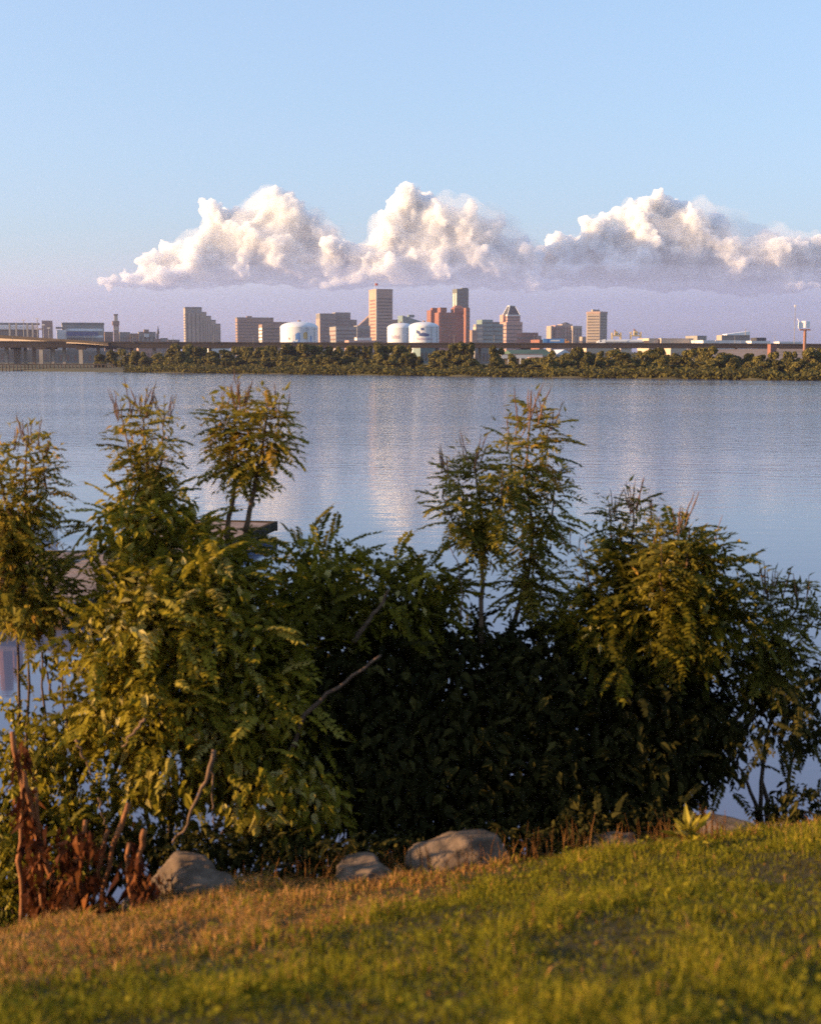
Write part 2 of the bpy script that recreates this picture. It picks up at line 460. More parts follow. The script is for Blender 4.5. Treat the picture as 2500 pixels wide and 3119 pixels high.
# stepped tower
r = broot('stepped_tower', 615, 2500, 'tan tower stepping down to the right in five stages, left in the skyline', 'building')
steps = [(560, 566, 617, 938), (617, 617, 631, 953), (631, 631, 645, 965), (645, 645, 659, 977), (659, 659, 673, 989)]
for k, (a, c_, b_, yt) in enumerate(steps):
    i_ = block(r, 'wall', a, c_, b_, yt, 2500 + (0 if k == 0 else (c_ - 566) * .61 * math.tan(TH)), M['w_tan'], depth=30)
    parapet(r, i_, M['w_dkgrey'], 2.2)
    strips(r, i_, 4 if k == 0 else 2, M['glass'], .22, .9)
    if k == 0:
        bands(r, i_, 16, M['glass'], .3, .9, left=True, front=False); bands(r, i_, 1, M['w_grey'], .8, .97, .9, left=False)
for px, ph in ((512, 1024), (680, 1026), (695, 1030)):
    pass

# wide brown block + lower wing
r = broot('brick_block', 770, 2700, 'wide brown brick block with a small rooftop box, right of the stepped tower', 'building')
i_ = block(r, 'wall', 718, 724, 834, 969, 2700, M['w_brown']); bands(r, i_, 12, M['glass'], .32, .94, left=True); parapet(r, i_, M['w_dkgrey'], 2)
block(r, 'roof_box', 752, 753, 769, 962, 2715, M['w_brown'], depth=10, z0=i_[6])
block(r, 'wing', 834, 835, 888, 980, 2730, M['w_brown'], depth=50)
r = broot('slab_block', 822, 2350, 'lower brown slab with a sunlit white window grid on its left end', 'building')
i_ = block(r, 'wall', 789, 799, 852, 990, 2350, M['w_brown']); bands(r, i_, 9, M['glass'], .4, .95, left=False); bands(r, i_, 9, M['whitetrim'], .55, .95, front=False); parapet(r, i_, M['w_brown'], 1.5)

# storage tanks
ZO, ZK = 14.5, 1.25
def cyl_patch(root, cx, cy, rad, a0, a1, z0, z1, mat, name='mural', wav=None):
    z0, z1 = ZO + z0 * ZK, ZO + z1 * ZK
    mb = MB(); n = 10; v = []
    for k in range(n + 1):
        a = a0 + (a1 - a0) * k / n
        lo, hi = (z0, z1) if wav is None else wav(k / n, z0, z1)
        for z in (lo, hi): v.append([cx + math.cos(a) * (rad + .12), cy + math.sin(a) * (rad + .12), z])
    v2 = [[cx + (p[0] - cx) * (1 - .1 / rad), cy + (p[1] - cy) * (1 - .1 / rad), p[2]] for p in v]
    f = [[2 * k, 2 * k + 2, 2 * k + 3, 2 * k + 1] for k in range(n)]
    mb.add(v, f); mb.add(v2, [q[::-1] for q in f]); mb.build(name, mat, root)

def tank(pxl, pxr, ydome, yshould, Y, label):
    cx0 = (pxl + pxr) / 2; rad = (pxr - pxl) / 2 * mpp(Y); cx, cy = bear(cx0) * Y, Y + rad
    r = empty('storage_tank', (cx, cy, 2), label, 'storage tank', 'white storage tanks behind the highway')
    zs, zd = zat(cx0, yshould, Y + rad * .5), zat(cx0, ydome, Y + rad)
    mb = MB(); mb.lathe([[rad, 1.0], [rad, zs]], (cx, cy, 0), 64); mb.build('shell', M['tank'], r, True)
    prof = [[rad * math.cos(t), zs + .02 + (zd - zs) * math.sin(t)] for t in np.linspace(0, math.pi / 2 - .01, 12)]
    mb = MB(); mb.lathe([[rad * 1.012, zs - .6], [rad * 1.012, zs + .015]], (cx, cy, 0), 64); mb.build('rim', M['white'], r, True)
    mb = MB(); mb.lathe(prof, (cx, cy, 0), 64); mb.build('dome', M['tank'], r, True)
    mb = MB(); mb.lathe([[rad * .09, zd - .4], [rad * .09, zd + 1.3], [.01, zd + 1.5]], (cx, cy, 0), 12); mb.build('roof_vent', M['w_brown'], r)
    for k in range(2):
        mb = MB(); a = -math.pi / 2 + .5 + .5 * k; mb.tube([[cx + math.cos(a) * (rad + .5), cy + math.sin(a) * (rad + .5), 1], [cx + math.cos(a) * (rad + .5), cy + math.sin(a) * (rad + .5), zs]], .25, 5); mb.build('pipe', M['steel'], r)
    return r, cx, cy, rad, zs
Y = 1450
r, cx, cy, rad, zs = tank(849, 965, 979, 996, Y, 'white domed tank with blue and mustard mural, alone left of the grey office')
hp = -math.pi / 2
cyl_patch(r, cx, cy, rad, hp - .12, hp + .12, 8, 15, M['blue'], wav=lambda t, a, b: (a + 1.5 * math.sin(5 * t), b - 3 * abs(t - .6)))
cyl_patch(r, cx, cy, rad, hp - .62, hp + .1, 4.5, 8.5, M['blue'], wav=lambda t, a, b: (a, a + (b - a) * (.3 + .6 * t + .15 * math.sin(14 * t))))
cyl_patch(r, cx, cy, rad, hp + .30, hp + .52, 9, 15.5, M['yellow'], wav=lambda t, a, b: (a + abs(t - .5) * 2, b - abs(t - .5) * 3))
cyl_patch(r, cx, cy, rad, hp - .5, hp - .42, 8.8, 10.5, M['rust']); cyl_patch(r, cx, cy, rad, hp + .7, hp + .78, 7, 12, M['blue'])
ZO, ZK = 17.0, 1.5
r, cx, cy, rad, zs = tank(1179, 1262, 983, 998, Y + 70, 'white domed tank half hidden behind another, with a mauve mural')
cyl_patch(r, cx, cy, rad, hp - .75, hp - .1, 7, 10, M['mauve'], wav=lambda t, a, b: (a, b - 1.5 * abs(math.sin(6 * t))))
ZO, ZK = 17.5, 1.2
r, cx, cy, rad, zs = tank(1246, 1337, 980, 994, Y, 'white domed tank with navy crab mural beside the red brick complex')
cyl_patch(r, cx, cy, rad, hp - .35, hp + .35, 9.5, 13.0, M['navy'], wav=lambda t, a, b: (a + 1.2 * abs(t - .5), b - 3 * abs(t - .4)))
cyl_patch(r, cx, cy, rad, hp - .55, hp - .28, 12.5, 15.5, M['navy'], wav=lambda t, a, b: (a - 1.5 * t, b - 2 * t)); cyl_patch(r, cx, cy, rad, hp - .22, hp - .02, 15, 17, M['navy'])
cyl_patch(r, cx, cy, rad, hp - .5, hp + .6, 6.5, 8.5, M['mauve'], wav=lambda t, a, b: (a, b - .8 * abs(math.sin(9 * t))))

# grey office cluster
r = broot('grey_office', 1020, 2900, 'dark grey office block of stacked volumes, right of the lone white tank', 'building')
i_ = block(r, 'wall', 963, 975, 1024, 956, 2900, M['w_dkgrey']); bands(r, i_, 11, M['glass'], .4, .9, left=False); parapet(r, i_, M['w_grey'], 1.5)
strips(r, i_, 2, M['w_pink'], .8, .9, .2, side='left')  # pink strips paint sunlight onto the left face
i_ = block(r, 'upper_block', 1021, 1022, 1068, 953, 2915, M['w_dkgrey'], depth=35); bands(r, i_, 12, M['glass'], .35, .93, left=False); parapet(r, i_, M['w_grey'], 1.5)
i_ = block(r, 'wing', 1068, 1068, 1087, 973, 2930, M['w_dkgrey'], depth=30); bands(r, i_, 8, M['glass'], .35, .93, left=False)
r = broot('hotel_block', 1045, 2500, 'grey hotel slab with a bright sunlit left end, in front of the dark office', 'building')
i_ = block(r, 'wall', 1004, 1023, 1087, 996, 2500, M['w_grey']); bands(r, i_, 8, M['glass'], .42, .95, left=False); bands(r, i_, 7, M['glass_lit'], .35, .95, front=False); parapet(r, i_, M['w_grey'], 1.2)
r = broot('ribbed_block', 1105, 2650, 'low dark block with vertical ribs, left of the tallest tower', 'building')
i_ = block(r, 'wall', 1087, 1088, 1128, 991, 2650, M['w_grey'], depth=30); strips(r, i_, 9, M['glass'], .5, .9, .05)
r = broot('sloped_roof_building', 1105, 2950, 'brown building with a steep roof rising to the right behind the tallest tower', 'building')
pts, e1, e2, wd, d = foot(1096, 1097, 1140, 2950, 30)
za, zb_ = zat(1100, 992, 2950), zat(1120, 950, 2950)
mb = MB(); mb.prism(pts, 2, za); mb.build('wall', M['w_cream'], r)
mb = MB(); mb.prism(pts, za + .02, [za + .5, zb_, zb_, za + .5]); mb.build('roof', M['w_brown'], r)
r = broot('pink_terrace_block', 1105, 2200, 'low sunlit pink block in two tiers at the foot of the tallest tower', 'building')
i_ = block(r, 'wall', 1058, 1062, 1152, 1036, 2200, M['w_pink'], depth=30); strips(r, i_, 12, M['glass'], .4, .75, .3)
i_ = block(r, 'upper_tier', 1084, 1087, 1132, 1028, 2206, M['w_white'], depth=18, z0=i_[6]); parapet(r, i_, M['w_pink'], .8)

# tallest tower
r = broot('skyscraper', 1160, 2700, 'tallest tower, square and brown, with a flag and an orange sunlit left face', 'skyscraper')
Y = 2700
i_ = block(r, 'wall', 1124, 1147, 1196, 883, Y, M['w_tower'], th=R(19))
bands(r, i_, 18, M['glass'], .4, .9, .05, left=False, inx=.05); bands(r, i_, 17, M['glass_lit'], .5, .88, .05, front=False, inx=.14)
bands(r, i_, 1, M['w_tower'], .9, .995, .93, left=False, inx=.01)
parapet(r, i_, M['w_tower'], 2.5, 1.02)
q = i_[0][0]; mb = MB(); mb.box((q[0], q[1], (2 + i_[6]) / 2), (3.2, 3.2, i_[6] - 2.2), R(19)); mb.build('corner_pier', M['w_cream'], r)
p = at(1141, 880, Y + 6); ztp = zat(1141, 861, Y)
mb = MB(); mb.tube([[p[0], Y + 8, i_[6] + 2], [p[0], Y + 8, ztp]], [.5, .35], 6); fp = mb.build('flagpole', M['white'], r)
mb = MB(); mb.prism([(p[0] + .3, Y + 7.8), (p[0] + 4, Y + 7.4), (p[0] + 6.5, Y + 8.0), (p[0] + 6.5, Y + 8.3), (p[0] + 4, Y + 7.7), (p[0] + .3, Y + 8.1)], ztp - 4.8, ztp - .3); fl = mb.build('flag', M['redpaint'], r)

r = broot('low_brick_annex', 1210, 2850, 'low dark brick block immediately right of the tallest tower', 'building')
i_ = block(r, 'wall', 1195, 1196, 1228, 976, 2850, M['w_brown'], depth=25); bands(r, i_, 7, M['glass'], .3); parapet(r, i_, M['w_brown'], 2)
r = broot('glass_gallery', 1265, 2800, 'grey green glass building with a roof sloping down right, above the twin tanks', 'building')
pts, e1, e2, wd, d = foot(1224, 1226, 1305, 2800, 40)
zl, zr_ = zat(1230, 960, 2800), zat(1300, 985, 2800)
mb = MB(); mb.prism(pts, 2, zr_ - 3); mb.build('wall', M['w_olive'], r)
mb = MB(); mb.prism(pts, zr_ - 2.98, [zl, zr_, zr_, zl]); mb.build('sloping_roof', M['teal'], r)
block(r, 'roof_box', 1244, 1245, 1262, 958, 2806, M['teal'], depth=12, yb=966)
for k in range(6):
    a = pts[0] + e1 * wd * (k + .5) / 6; mb = MB(); mb.box((a[0] - e2[0] * .2, a[1] - e2[1] * .2, (zr_ + 2) / 2), (1.0, .3, zr_ - 6), TH); mb.build('mullion', M['w_dkgrey'], r)

# red brick complex
r = broot('red_brick_complex', 1365, 2400, 'red brick complex of stepped towers, dark to the right of the crab mural tank', 'building')
Y = 2400
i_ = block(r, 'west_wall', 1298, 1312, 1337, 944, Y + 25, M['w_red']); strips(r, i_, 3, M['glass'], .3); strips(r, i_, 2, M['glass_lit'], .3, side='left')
block(r, 'turret', 1312, 1316, 1332, 937, Y + 30, M['w_red'], depth=12, z0=i_[6])
i_ = block(r, 'main_wall', 1334, 1336, 1420, 951, Y, M['w_red'], depth=50); bands(r, i_, 14, M['glass'], .25, .95, left=False, inx=.04); strips(r, i_, 7, M['w_red'], .25, .97, .02, name='pilaster', proud=.6)
zt = i_[6]
block(r, 'west_turret', 1338, 1341, 1360, 936, Y + 4, M['w_red'], depth=20, z0=zt)
pts, e1, e2, wd, d = foot(1380, 1383, 1414, Y + 4, 22); za, zb_ = zat(1395, 938, Y), zat(1395, 929, Y)
mb = MB(); mb.prism(pts, zt, za); mb.build('gable_block', M['w_red'], r)
c = sum(pts) / 4; ip = inset(pts, .45)
v = [[*q, za + .01] for q in pts] + [[*q, zb_] for q in ip]; mb = MB(); mb.add(v, [[0, 1, 5, 4], [1, 2, 6, 5], [2, 3, 7, 6], [3, 0, 4, 7], [4, 5, 6, 7]]); mb.build('hipped_roof', M['w_red'], r)
i_ = block(r, 'east_tower', 1417, 1418, 1430, 937, Y - 5, M['w_red'], depth=30); bands(r, i_, 12, M['glass'], .3, .95, left=False)

# dark tower behind
r = broot('dark_tower', 1400, 3000, 'dark olive glass tower rising behind the red brick complex', 'skyscraper')
i_ = block(r, 'wall', 1377, 1391, 1426, 881, 3000, M['w_olive'], th=R(14)); bands(r, i_, 16, M['glass'], .45, .96, left=False, inx=.06); strips(r, i_, 2, M['w_white'], .35, .95, .05, side='left', name='sunlit_strip')  # white strips put the sunlit look of the left face into colour
parapet(r, i_, M['w_olive'], 1.5)
block(r, 'crown', 1404, 1406, 1424, 876, 3006, M['w_olive'], depth=14, z0=i_[6] + 1.5)
mb = MB(); p = at(1381, 880, 3010); mb.tube([[p[0] + 2, 3010, i_[6] + 1.5], [p[0] + 2, 3010, i_[6] + 9]], .5, 5); mb.build('antenna', M['steel'], r)

# green glass office
r = broot('teal_office', 1488, 2350, 'teal grey glass office stepping down on both sides, left of the pointed roof tower', 'building')
i_ = block(r, 'wall', 1454, 1467, 1500, 973, 2350, M['teal'], depth=30); bands(r, i_, 9, M['w_olive'], .35, .97, left=False)
i_ = block(r, 'east_wing', 1500, 1500, 1532, 986, 2362, M['teal'], depth=28); bands(r, i_, 8, M['w_olive'], .35, .97, left=False)
i_ = block(r, 'west_wing', 1446, 1449, 1470, 987, 2344, M['w_grey'], depth=16); bands(r, i_, 6, M['w_cream'], .35, .97)
block(r, 'low_wing', 1435, 1437, 1452, 1005, 2340, M['w_brown'], depth=14)
block(r, 'roof_box', 1503, 1504, 1521, 980, 2372, M['w_brown'], depth=10, yb=987)

# pointed roof tower
r = broot('pyramid_roof_tower', 1556, 2600, 'pink granite tower with a dark pyramid roof edged in white', 'skyscraper')
Y = 2600
i_ = block(r, 'wall', 1527, 1541, 1590, 980, Y, M['w_pink'], depth=38); bands(r, i_, 9, M['glass'], .3, .95); 
i2 = block(r, 'upper_wall', 1531, 1544, 1583, 961, Y + 4, M['w_pink'], depth=30, z0=i_[6]); bands(r, i2, 2, M['glass'], .3, .9)
i3 = block(r, 'west_shoulder', 1525, 1531, 1541, 958, Y + 12, M['w_pink'], depth=20, z0=i_[6])
parapet(r, i2, M['whitetrim'], 1.8, 1.04, 'cornice')
za, zb_ = i2[6] + 1.85, zat(1556, 931, Y)
pts = inset(i2[0], .96); ip = inset(i2[0], .42)
mb = MB(); v = [[*q, za] for q in pts] + [[*q, zb_] for q in ip]; mb.add(v, [[0, 1, 5, 4], [1, 2, 6, 5], [2, 3, 7, 6], [3, 0, 4, 7], [4, 5, 6, 7]]); mb.build('pyramid_roof', M['slate'], r)
for a, b_ in zip(pts, ip):
    mb = MB(); mb.tube([[*a, za], [*b_, zb_]], .8, 5); mb.build('roof_edge', M['whitetrim'], r)
mb = MB(); mb.prism(inset(i2[0], .44), zb_ + .01, zb_ + 1.2); mb.build('roof_cap', M['whitetrim'], r)
r = broot('low_red_block', 1618, 2450, 'low red brick block in two steps, right of the pyramid roof tower', 'building')
i_ = block(r, 'wall', 1588, 1590, 1638, 1014, 2450, M['w_red'], depth=30); bands(r, i_, 4, M['glass'], .3); parapet(r, i_, M['w_brown'], 1)
i_ = block(r, 'wing', 1636, 1637, 1648, 1022, 2446, M['w_brown'], depth=25); bands(r, i_, 3, M['glass'], .3)

# apartment towers
r = broot('apartment_towers', 1722, 2700, 'row of joined brown apartment towers with a small peak, above the blue trailer', 'building')
for a, c_, b_, yt, k in ((1674, 1677, 1684, 992, 0), (1685, 1690, 1710, 990, 5), (1709, 1711, 1742, 987, 10), (1741, 1743, 1771, 992, 4)):
    i_ = block(r, 'wall', a, c_, b_, yt, 2700 + k, M['w_pink'] if c_ == 1690 else M['w_tan'], depth=26); strips(r, i_, 3, M['glass'], .3, .94); bands(r, i_, 7, M['w_brown'], .3, .95, left=False)
p = at(1724, 987, 2712); mb = MB(); mb.lathe([[9, p[2] + .02], [9, p[2] + 1], [2, zat(1724, 981, 2712)], [.05, zat(1724, 981, 2712) + .3]], (p[0], 2722, 0), 4); mb.build('peak_roof', M['slate'], r)
r = broot('low_tan_block', 1777, 2600, 'small tan block squeezed left of the five sided tower', 'building')
i_ = block(r, 'wall', 1771, 1772, 1784, 1025, 2600, M['w_tan'], depth=14); bands(r, i_, 3, M['glass'], .3)

# five sided tower
r = broot('five_sided_tower', 1816, 2500, 'tall grey brown five sided tower standing apart at right of the skyline', 'skyscraper')
Y = 2500
A = np.array([bear(1786) * (Y + 9), Y + 9]); B = np.array([bear(1825) * Y, Y]); C = np.array([bear(1847) * (Y + 18), Y + 18])
D_ = C + np.array([-6, 24]); E = A + np.array([3, 30]); pent = [A, B, C, D_, E]
zt = zat(1816, 955, Y); mb = MB(); mb.prism(pent, 2, zt); mb.build('wall', M['w_wtc'], r)
mb = MB(); mb.prism(inset(pent, 1.035), zt + .01, zat(1816, 948, Y)); mb.build('cap_storey', M['w_tower'], r)
for k in range(15):
    mb = MB(); z = 6 + (zt - 8) * (k + .5) / 15
    for P0, P1 in ((A, B), (B, C)):
        e = (P1 - P0) / np.linalg.norm(P1 - P0); nrm = np.array([e[1], -e[0]]); c = (P0 + P1) / 2 + nrm * .1
        mb.box((c[0], c[1], z), (np.linalg.norm(P1 - P0) * .9, .25, 1.7), math.atan2(e[1], e[0]))
    mb.build('window_band', M['glass'], r)
block(r, 'roof_plant', 1801, 1803, 1824, 942, Y + 14, M['w_grey'], depth=8, yb=948)

# harbour cranes
def crane(px0, px1, yt, yl, Y, label):
    r = broot('harbour_crane', (px0 + px1) / 2, Y, label, 'crane', 'harbour cranes behind the highway')
    x0, x1 = bear(px0) * Y, bear(px1) * Y; zb_ = zat(px0, 1022, Y); zt = zat(px0, yt, Y); zl = zat(px0, yl, Y)
    for x in (x0, x1):
        for dy in (0, 8):
            mb = MB(); mb.tube([[x, Y + dy, 2], [x, Y + dy, zl]], .6, 5); mb.build('leg', M['craneyel'], r)
    mb = MB(); mb.box(((x0 + x1) / 2, Y, zb_), (x1 - x0, 1.2, 1.6)); mb.box(((x0 + x1) / 2, Y + 8, zb_), (x1 - x0, 1.2, 1.6)); mb.build('cross_beam', M['craneyel'], r)
    mb = MB(); mb.prism([((x0 * .7 + x1 * .3), Y + 1), ((x0 * .35 + x1 * .65), Y + 1), ((x0 * .35 + x1 * .65), Y + 7), ((x0 * .7 + x1 * .3), Y + 7)], zb_ + .85, zl + 1); mb.build('machinery_house', M['craneyel'], r)
    mb = MB(); mb.tube([[(x0 + x1) / 2 - 1, Y + 4, zb_], [(x0 + x1) / 2 - 2, Y + 4, zt]], .9, 5); mb.build('mast', M['rust'], r)
    mb = MB(); mb.tube([[(x0 + x1) / 2 - 2, Y + 4, zt - .5], [x1 - 1, Y + 4, zl - 3]], .5, 5); mb.build('boom', M['craneyel'], r)
crane(1864, 1890, 1004, 1012, 1700, 'harbour crane with a brown mast, above the silver tanker truck')
crane(1921, 1951, 1001, 1010, 1700, 'yellowish harbour crane, the right one of the two cranes')

# right hand harbour buildings
def shed(pxl, pxr, yt, Y, mat, label, name='warehouse', nb=0, bm='glass', depth=30, roofm=None):
    r = broot(name, (pxl + pxr) / 2, Y, label, 'building', 'harbour sheds at right')
    i_ = block(r, 'wall', pxl, pxl + 2, pxr, yt, Y, M[mat], depth=depth)
    if nb: strips(r, i_, nb, M[bm], .35, .82, .5, name='window')
    parapet(r, i_, M[roofm or mat], .8, name='roof')
    return r, i_
shed(1973, 2003, 1032, 1500, 'w_cream', 'short cream shed with small windows, right of the cranes', nb=5)
shed(2010, 2110, 1032, 1500, 'w_cream', 'long cream building with a row of tall brown windows', nb=11, bm='glass_lit')
shed(2120, 2150, 1024, 1560, 'w_grey', 'grey shed with a raised roof, right of the long cream building')
shed(2138, 2176, 1038, 1480, 'w_white', 'low white shed before the grey raised shed')
shed(2176, 2255, 1040, 1490, 'w_white', 'long low white shed below the big white ship', depth=12)
shed(2285, 2345, 1040, 1490, 'w_white', 'long low white shed under the dark roofed box', depth=12)
shed(1640, 1655, 1036, 1600, 'w_red', 'tiny red shed at the left end of the blue trailer')
shed(2370, 2440, 1042, 1520, 'w_white', 'pale shed between the brick hut and the billboard pole', depth=12)
shed(2300, 2332, 1030, 1620, 'slate', 'small dark roofed box above the low white sheds', depth=14)
# ship
r = broot('ship', 2232, 1750, 'big white ship with raised decks, behind the low white sheds', 'ship')
Y = 1750
i_ = block(r, 'hull', 2172, 2178, 2290, 1036, Y, M['w_white'], depth=20, z0=3)
i_ = block(r, 'deckhouse', 2190, 2196, 2282, 1020, Y + 3, M['w_tan'], depth=14, z0=i_[6]); bands(r, i_, 3, M['glass'], .4, .9, left=False)
pts, e1, e2, wd, d = foot(2196, 2212, 2282, Y + 4, 12); mb = MB(); z0 = i_[6]
mb.prism(pts, z0 + .02, [z0 + 1.2, z0 + 5, z0 + 5, z0 + 1.2]); mb.build('upper_deck', M['white'], r)
mb = MB(); p = at(2270, 1010, Y + 8); mb.tube([[p[0], Y + 8, z0], [p[0], Y + 8, zat(2270, 1000, Y)]], .5, 5); mb.build('mast', M['steel'], r)
# brick hut
r = broot('brick_hut', 2352, 880, 'small brick hut with a dark roof on the highway embankment', 'hut')
i_ = block(r, 'wall', 2341, 2346, 2364, 1048, 870, M['w_red'], depth=4, z0=8); parapet(r, i_, M['slate'], .5, 1.1, 'roof'); strips(r, i_, 1, M['glass'], .3, .7, .35, name='door')
# thin antenna
r = broot('radio_mast', 2417, 1300, 'very thin tall radio mast left of the billboard', 'mast')
x = bear(2417) * 1300; zt = zat(2417, 928, 1300)
mb = MB(); mb.tube([[x, 1300, 2], [x, 1300, zt]], [.42, .22], 6); mb.build('pole', M['steel'], r)
mb = MB(); mb.box((x, 1300, zt - 1), (1.6, 1.0, 2.0)); mb.build('antenna_head', M['w_white'], r)
for k in range(4):
    mb = MB(); mb.box((x, 1300, 8 + (zt - 14) * (k + 1) / 5), (1.1, .5, .4)); mb.build('cross_arm', M['rust'], r)
# billboard
r = broot('billboard', 2447, 900, 'billboard of several white panels on a single brown pole at far right', 'billboard')
Y = 900; x = bear(2449) * Y
mb = MB(); mb.tube([[x, Y, 2], [x, Y, zat(2449, 1002, Y)]], .95, 8); mb.build('pole', M['rust'], r)
mb = MB(); zc = zat(2449, 1004, Y); mb.box((x, Y, zc), (24 * mpp(Y) * 1.35, 1.6, .9)); mb.build('catwalk', M['rust'], r)
for k, (px, yt, yb, ry) in enumerate(((2432, 980, 1000, .5), (2443, 977, 998, -.3), (2457, 978, 999, .25))):
    mb = MB(); xx = bear(px) * Y; mb.box((xx, Y - .3, (zat(px, yt, Y) + zat(px, yb, Y)) / 2), (2.6, .35, zat(px, yt, Y) - zat(px, yb, Y)), ry); mb.build('panel', M['white'], r)
    mb = MB(); mb.box((xx, Y + .35, (zat(px, yt + 2, Y) + zat(px, yb + 2, Y)) / 2), (1.8, .3, 3.0), ry); mb.build('panel_back', M['rust'], r)
mb = MB(); mb.tube([[x - 3.4, Y, zat(2440, 985, Y)], [x - 5.4, Y, zat(2430, 970, Y)]], .25, 5); mb.build('lamp_arm', M['white'], r)

# ------------------------------------------------------------------ elevated highway and ramp
BY = 930.0
r = empty('elevated_highway', (0, BY, 2), 'long dark elevated highway on piers, running across the whole far shore', 'bridge')
mb = MB(); v = []
xs_ = np.linspace(-260, 2760, 52)
for px in xs_:
    yt = np.interp(px, [-260, 15, 560, 1250, 1800, 2200, 2760], [1040, 1042, 1045, 1047, 1048, 1049, 1052]); yb = yt + np.interp(px, [0, 560, 1200, 2500], [16, 15, 12, 11])
    yy = BY + 2 * math.sin(px / 400)
    x = bear(px) * yy
    zt, zb_ = zat(px, yt, yy), zat(px, yb, yy)
    v += [[x, yy, zb_], [x, yy, zt], [x, yy + 18, zt], [x, yy + 18, zb_]]
f = [[i * 4 + j, i * 4 + (j + 1) % 4, (i + 1) * 4 + (j + 1) % 4, (i + 1) * 4 + j][::-1] for i in range(51) for j in range(4)]
mb.add(v, f); mb.build('deck', M['deck_dark'], r)
va = np.array(v).reshape(-1, 4, 3)
mb = MB(); vv = []
for q in va:
    vv += [[q[0][0], q[0][1] - .3, q[1][2] - .1], [q[0][0], q[0][1] - .3, q[1][2] + .9], [q[0][0], q[0][1] + .1, q[1][2] + .9], [q[0][0], q[0][1] + .1, q[1][2] - .1]]
mb.add(vv, f); mb.build('parapet', M['deck_dark'], r)
for k, px in enumerate([-180, -90, -20, 20, 48, 78, 104, 126, 160, 196, 247, 300, 340, 383, 402, 470, 540, 640, 760, 880, 1000, 1110, 1330, 1460, 1600, 1760, 1880, 2000, 2120, 2240, 2360, 2480, 2600]):
    front = px in (126, 247, 383)
    yy = BY + (1.5 if front else 9 + (k % 3) * 4)
    mb = MB(); x = bear(px) * yy; z = zat(px, 1059, yy) + .2
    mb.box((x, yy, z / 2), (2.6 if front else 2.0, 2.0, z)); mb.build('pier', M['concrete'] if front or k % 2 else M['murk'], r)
    if front or k % 4 == 0:
        mb = MB(); mb.box((x, yy, z - .6), (7, 2.4, 1.3)); mb.build('pier_cap', M['deck_dark'], r)
for k, px in enumerate(range(40, 2480, 122)):
    mb = MB(); yy = BY + 1; x = bear(px) * yy; z = zat(px, 1046, yy); mb.tube([[x, yy, z], [x, yy, z + 5.5], [x + 1.6, yy, z + 6.0]], [.14, .1, .08], 5); mb.build('lamp_post', M['steel'], r)
# ramp
r = empty('highway_ramp', (bear(100) * 880, 880, 2), 'upper curving highway ramp with a sunlit pale flank, merging at left', 'bridge')
mb = MB(); mb2 = MB(); v = []; v2 = []
xs2 = np.linspace(-260, 330, 24)
for px in xs2:
    yt = np.interp(px, [-260, 15, 120, 250, 330], [1010, 1021, 1028, 1036, 1044]); yb = yt + np.interp(px, [15, 330], [9, 7])
    yy = np.interp(px, [-260, 330], [985, 915]); x = bear(px) * yy
    zt, zb_ = zat(px, yt, yy), zat(px, yb, yy)
    v += [[x, yy, zb_], [x, yy, zt], [x, yy + 9, zt], [x, yy + 9, zb_]]
    y2 = yb + np.interp(px, [-260, 15, 200, 330], [12, 10, 4, 1])
    v2 += [[x, yy + .6, zat(px, y2, yy)], [x, yy + .6, zb_ - .01], [x, yy + 8, zb_ - .01], [x, yy + 8, zat(px, y2, yy)]]
f = [[i * 4 + j, i * 4 + (j + 1) % 4, (i + 1) * 4 + (j + 1) % 4, (i + 1) * 4 + j][::-1] for i in range(23) for j in range(4)]
mb.add(v, f); mb.build('deck', M['deck_dark'], r)
mb2.add(v2, f); mb2.build('girder', M['deck_sunlit'], r)
for px in (-140, -30, 60, 162):
    yy = np.interp(px, [-260, 330], [985, 915]) + 4; x = bear(px) * yy; z = zat(px, 1036, yy)
    mb = MB(); mb.box((x, yy, z / 2), (2.0, 2.2, z)); mb.build('pier', M['concrete'], r)

# trucks on the highway
def wheels(r, xs, y, z, rad=.55):
    for x in xs:
        mb = MB(); mb.tube([[x, y - .25, z + rad], [x, y + .25, z + rad]], rad, 12); mb.build('wheel', M['black'], r)
YT = BY + 4
def road(px): return zat(px, np.interp(px, [560, 1250, 1800, 2500], [1045, 1047, 1048, 1050]), BY) + .02
z = road(1690); r = empty('box_truck', (bear(1690) * YT, YT, z), 'truck with a blue box trailer and orange cab on the highway', 'truck')
x0, x1, x2 = bear(1653) * YT, bear(1717) * YT, bear(1737) * YT
mb = MB(); mb.box(((x0 + x1) / 2, YT, z + 2.3), (x1 - x0, 2.5, 2.9)); mb.build('trailer', M['truckblue'], r)
mb = MB(); mb.box(((x0 + x1) / 2 + 1.0, YT - 1.3, z + 2.4), ((x1 - x0) * .45, .08, 1.0)); mb.build('pale_stripe', M['silver'], r)
mb = MB(); mb.box((x1 + 1.1, YT, z + 2.0), (1.6, 2.4, 2.6)); mb.box((x1 + 2.6, YT, z + 1.5), (1.6, 2.3, 1.6)); mb.build('cab', M['orange'], r)
mb = MB(); mb.box((x1 + 1.3, YT - 1.22, z + 2.6), (.9, .08, .8)); mb.build('side_window', M['glass'], r)
wheels(r, (x0 + 1.2, x0 + 2.4, x1 - 1.5, x1 + 2.9), YT - 1.05, z)
z = road(1885); r = empty('tanker_truck', (bear(1885) * YT, YT, z), 'white cab pulling a long silver tank trailer on the highway, heading left', 'truck')
x0, x1, x2 = bear(1816) * YT, bear(1842) * YT, bear(1955) * YT
mb = MB(); mb.tube([[x1 + .3, YT, z + 2.0], [x2, YT, z + 2.0]], 1.35, 16); mb.build('tank_trailer', M['silver'], r, False)
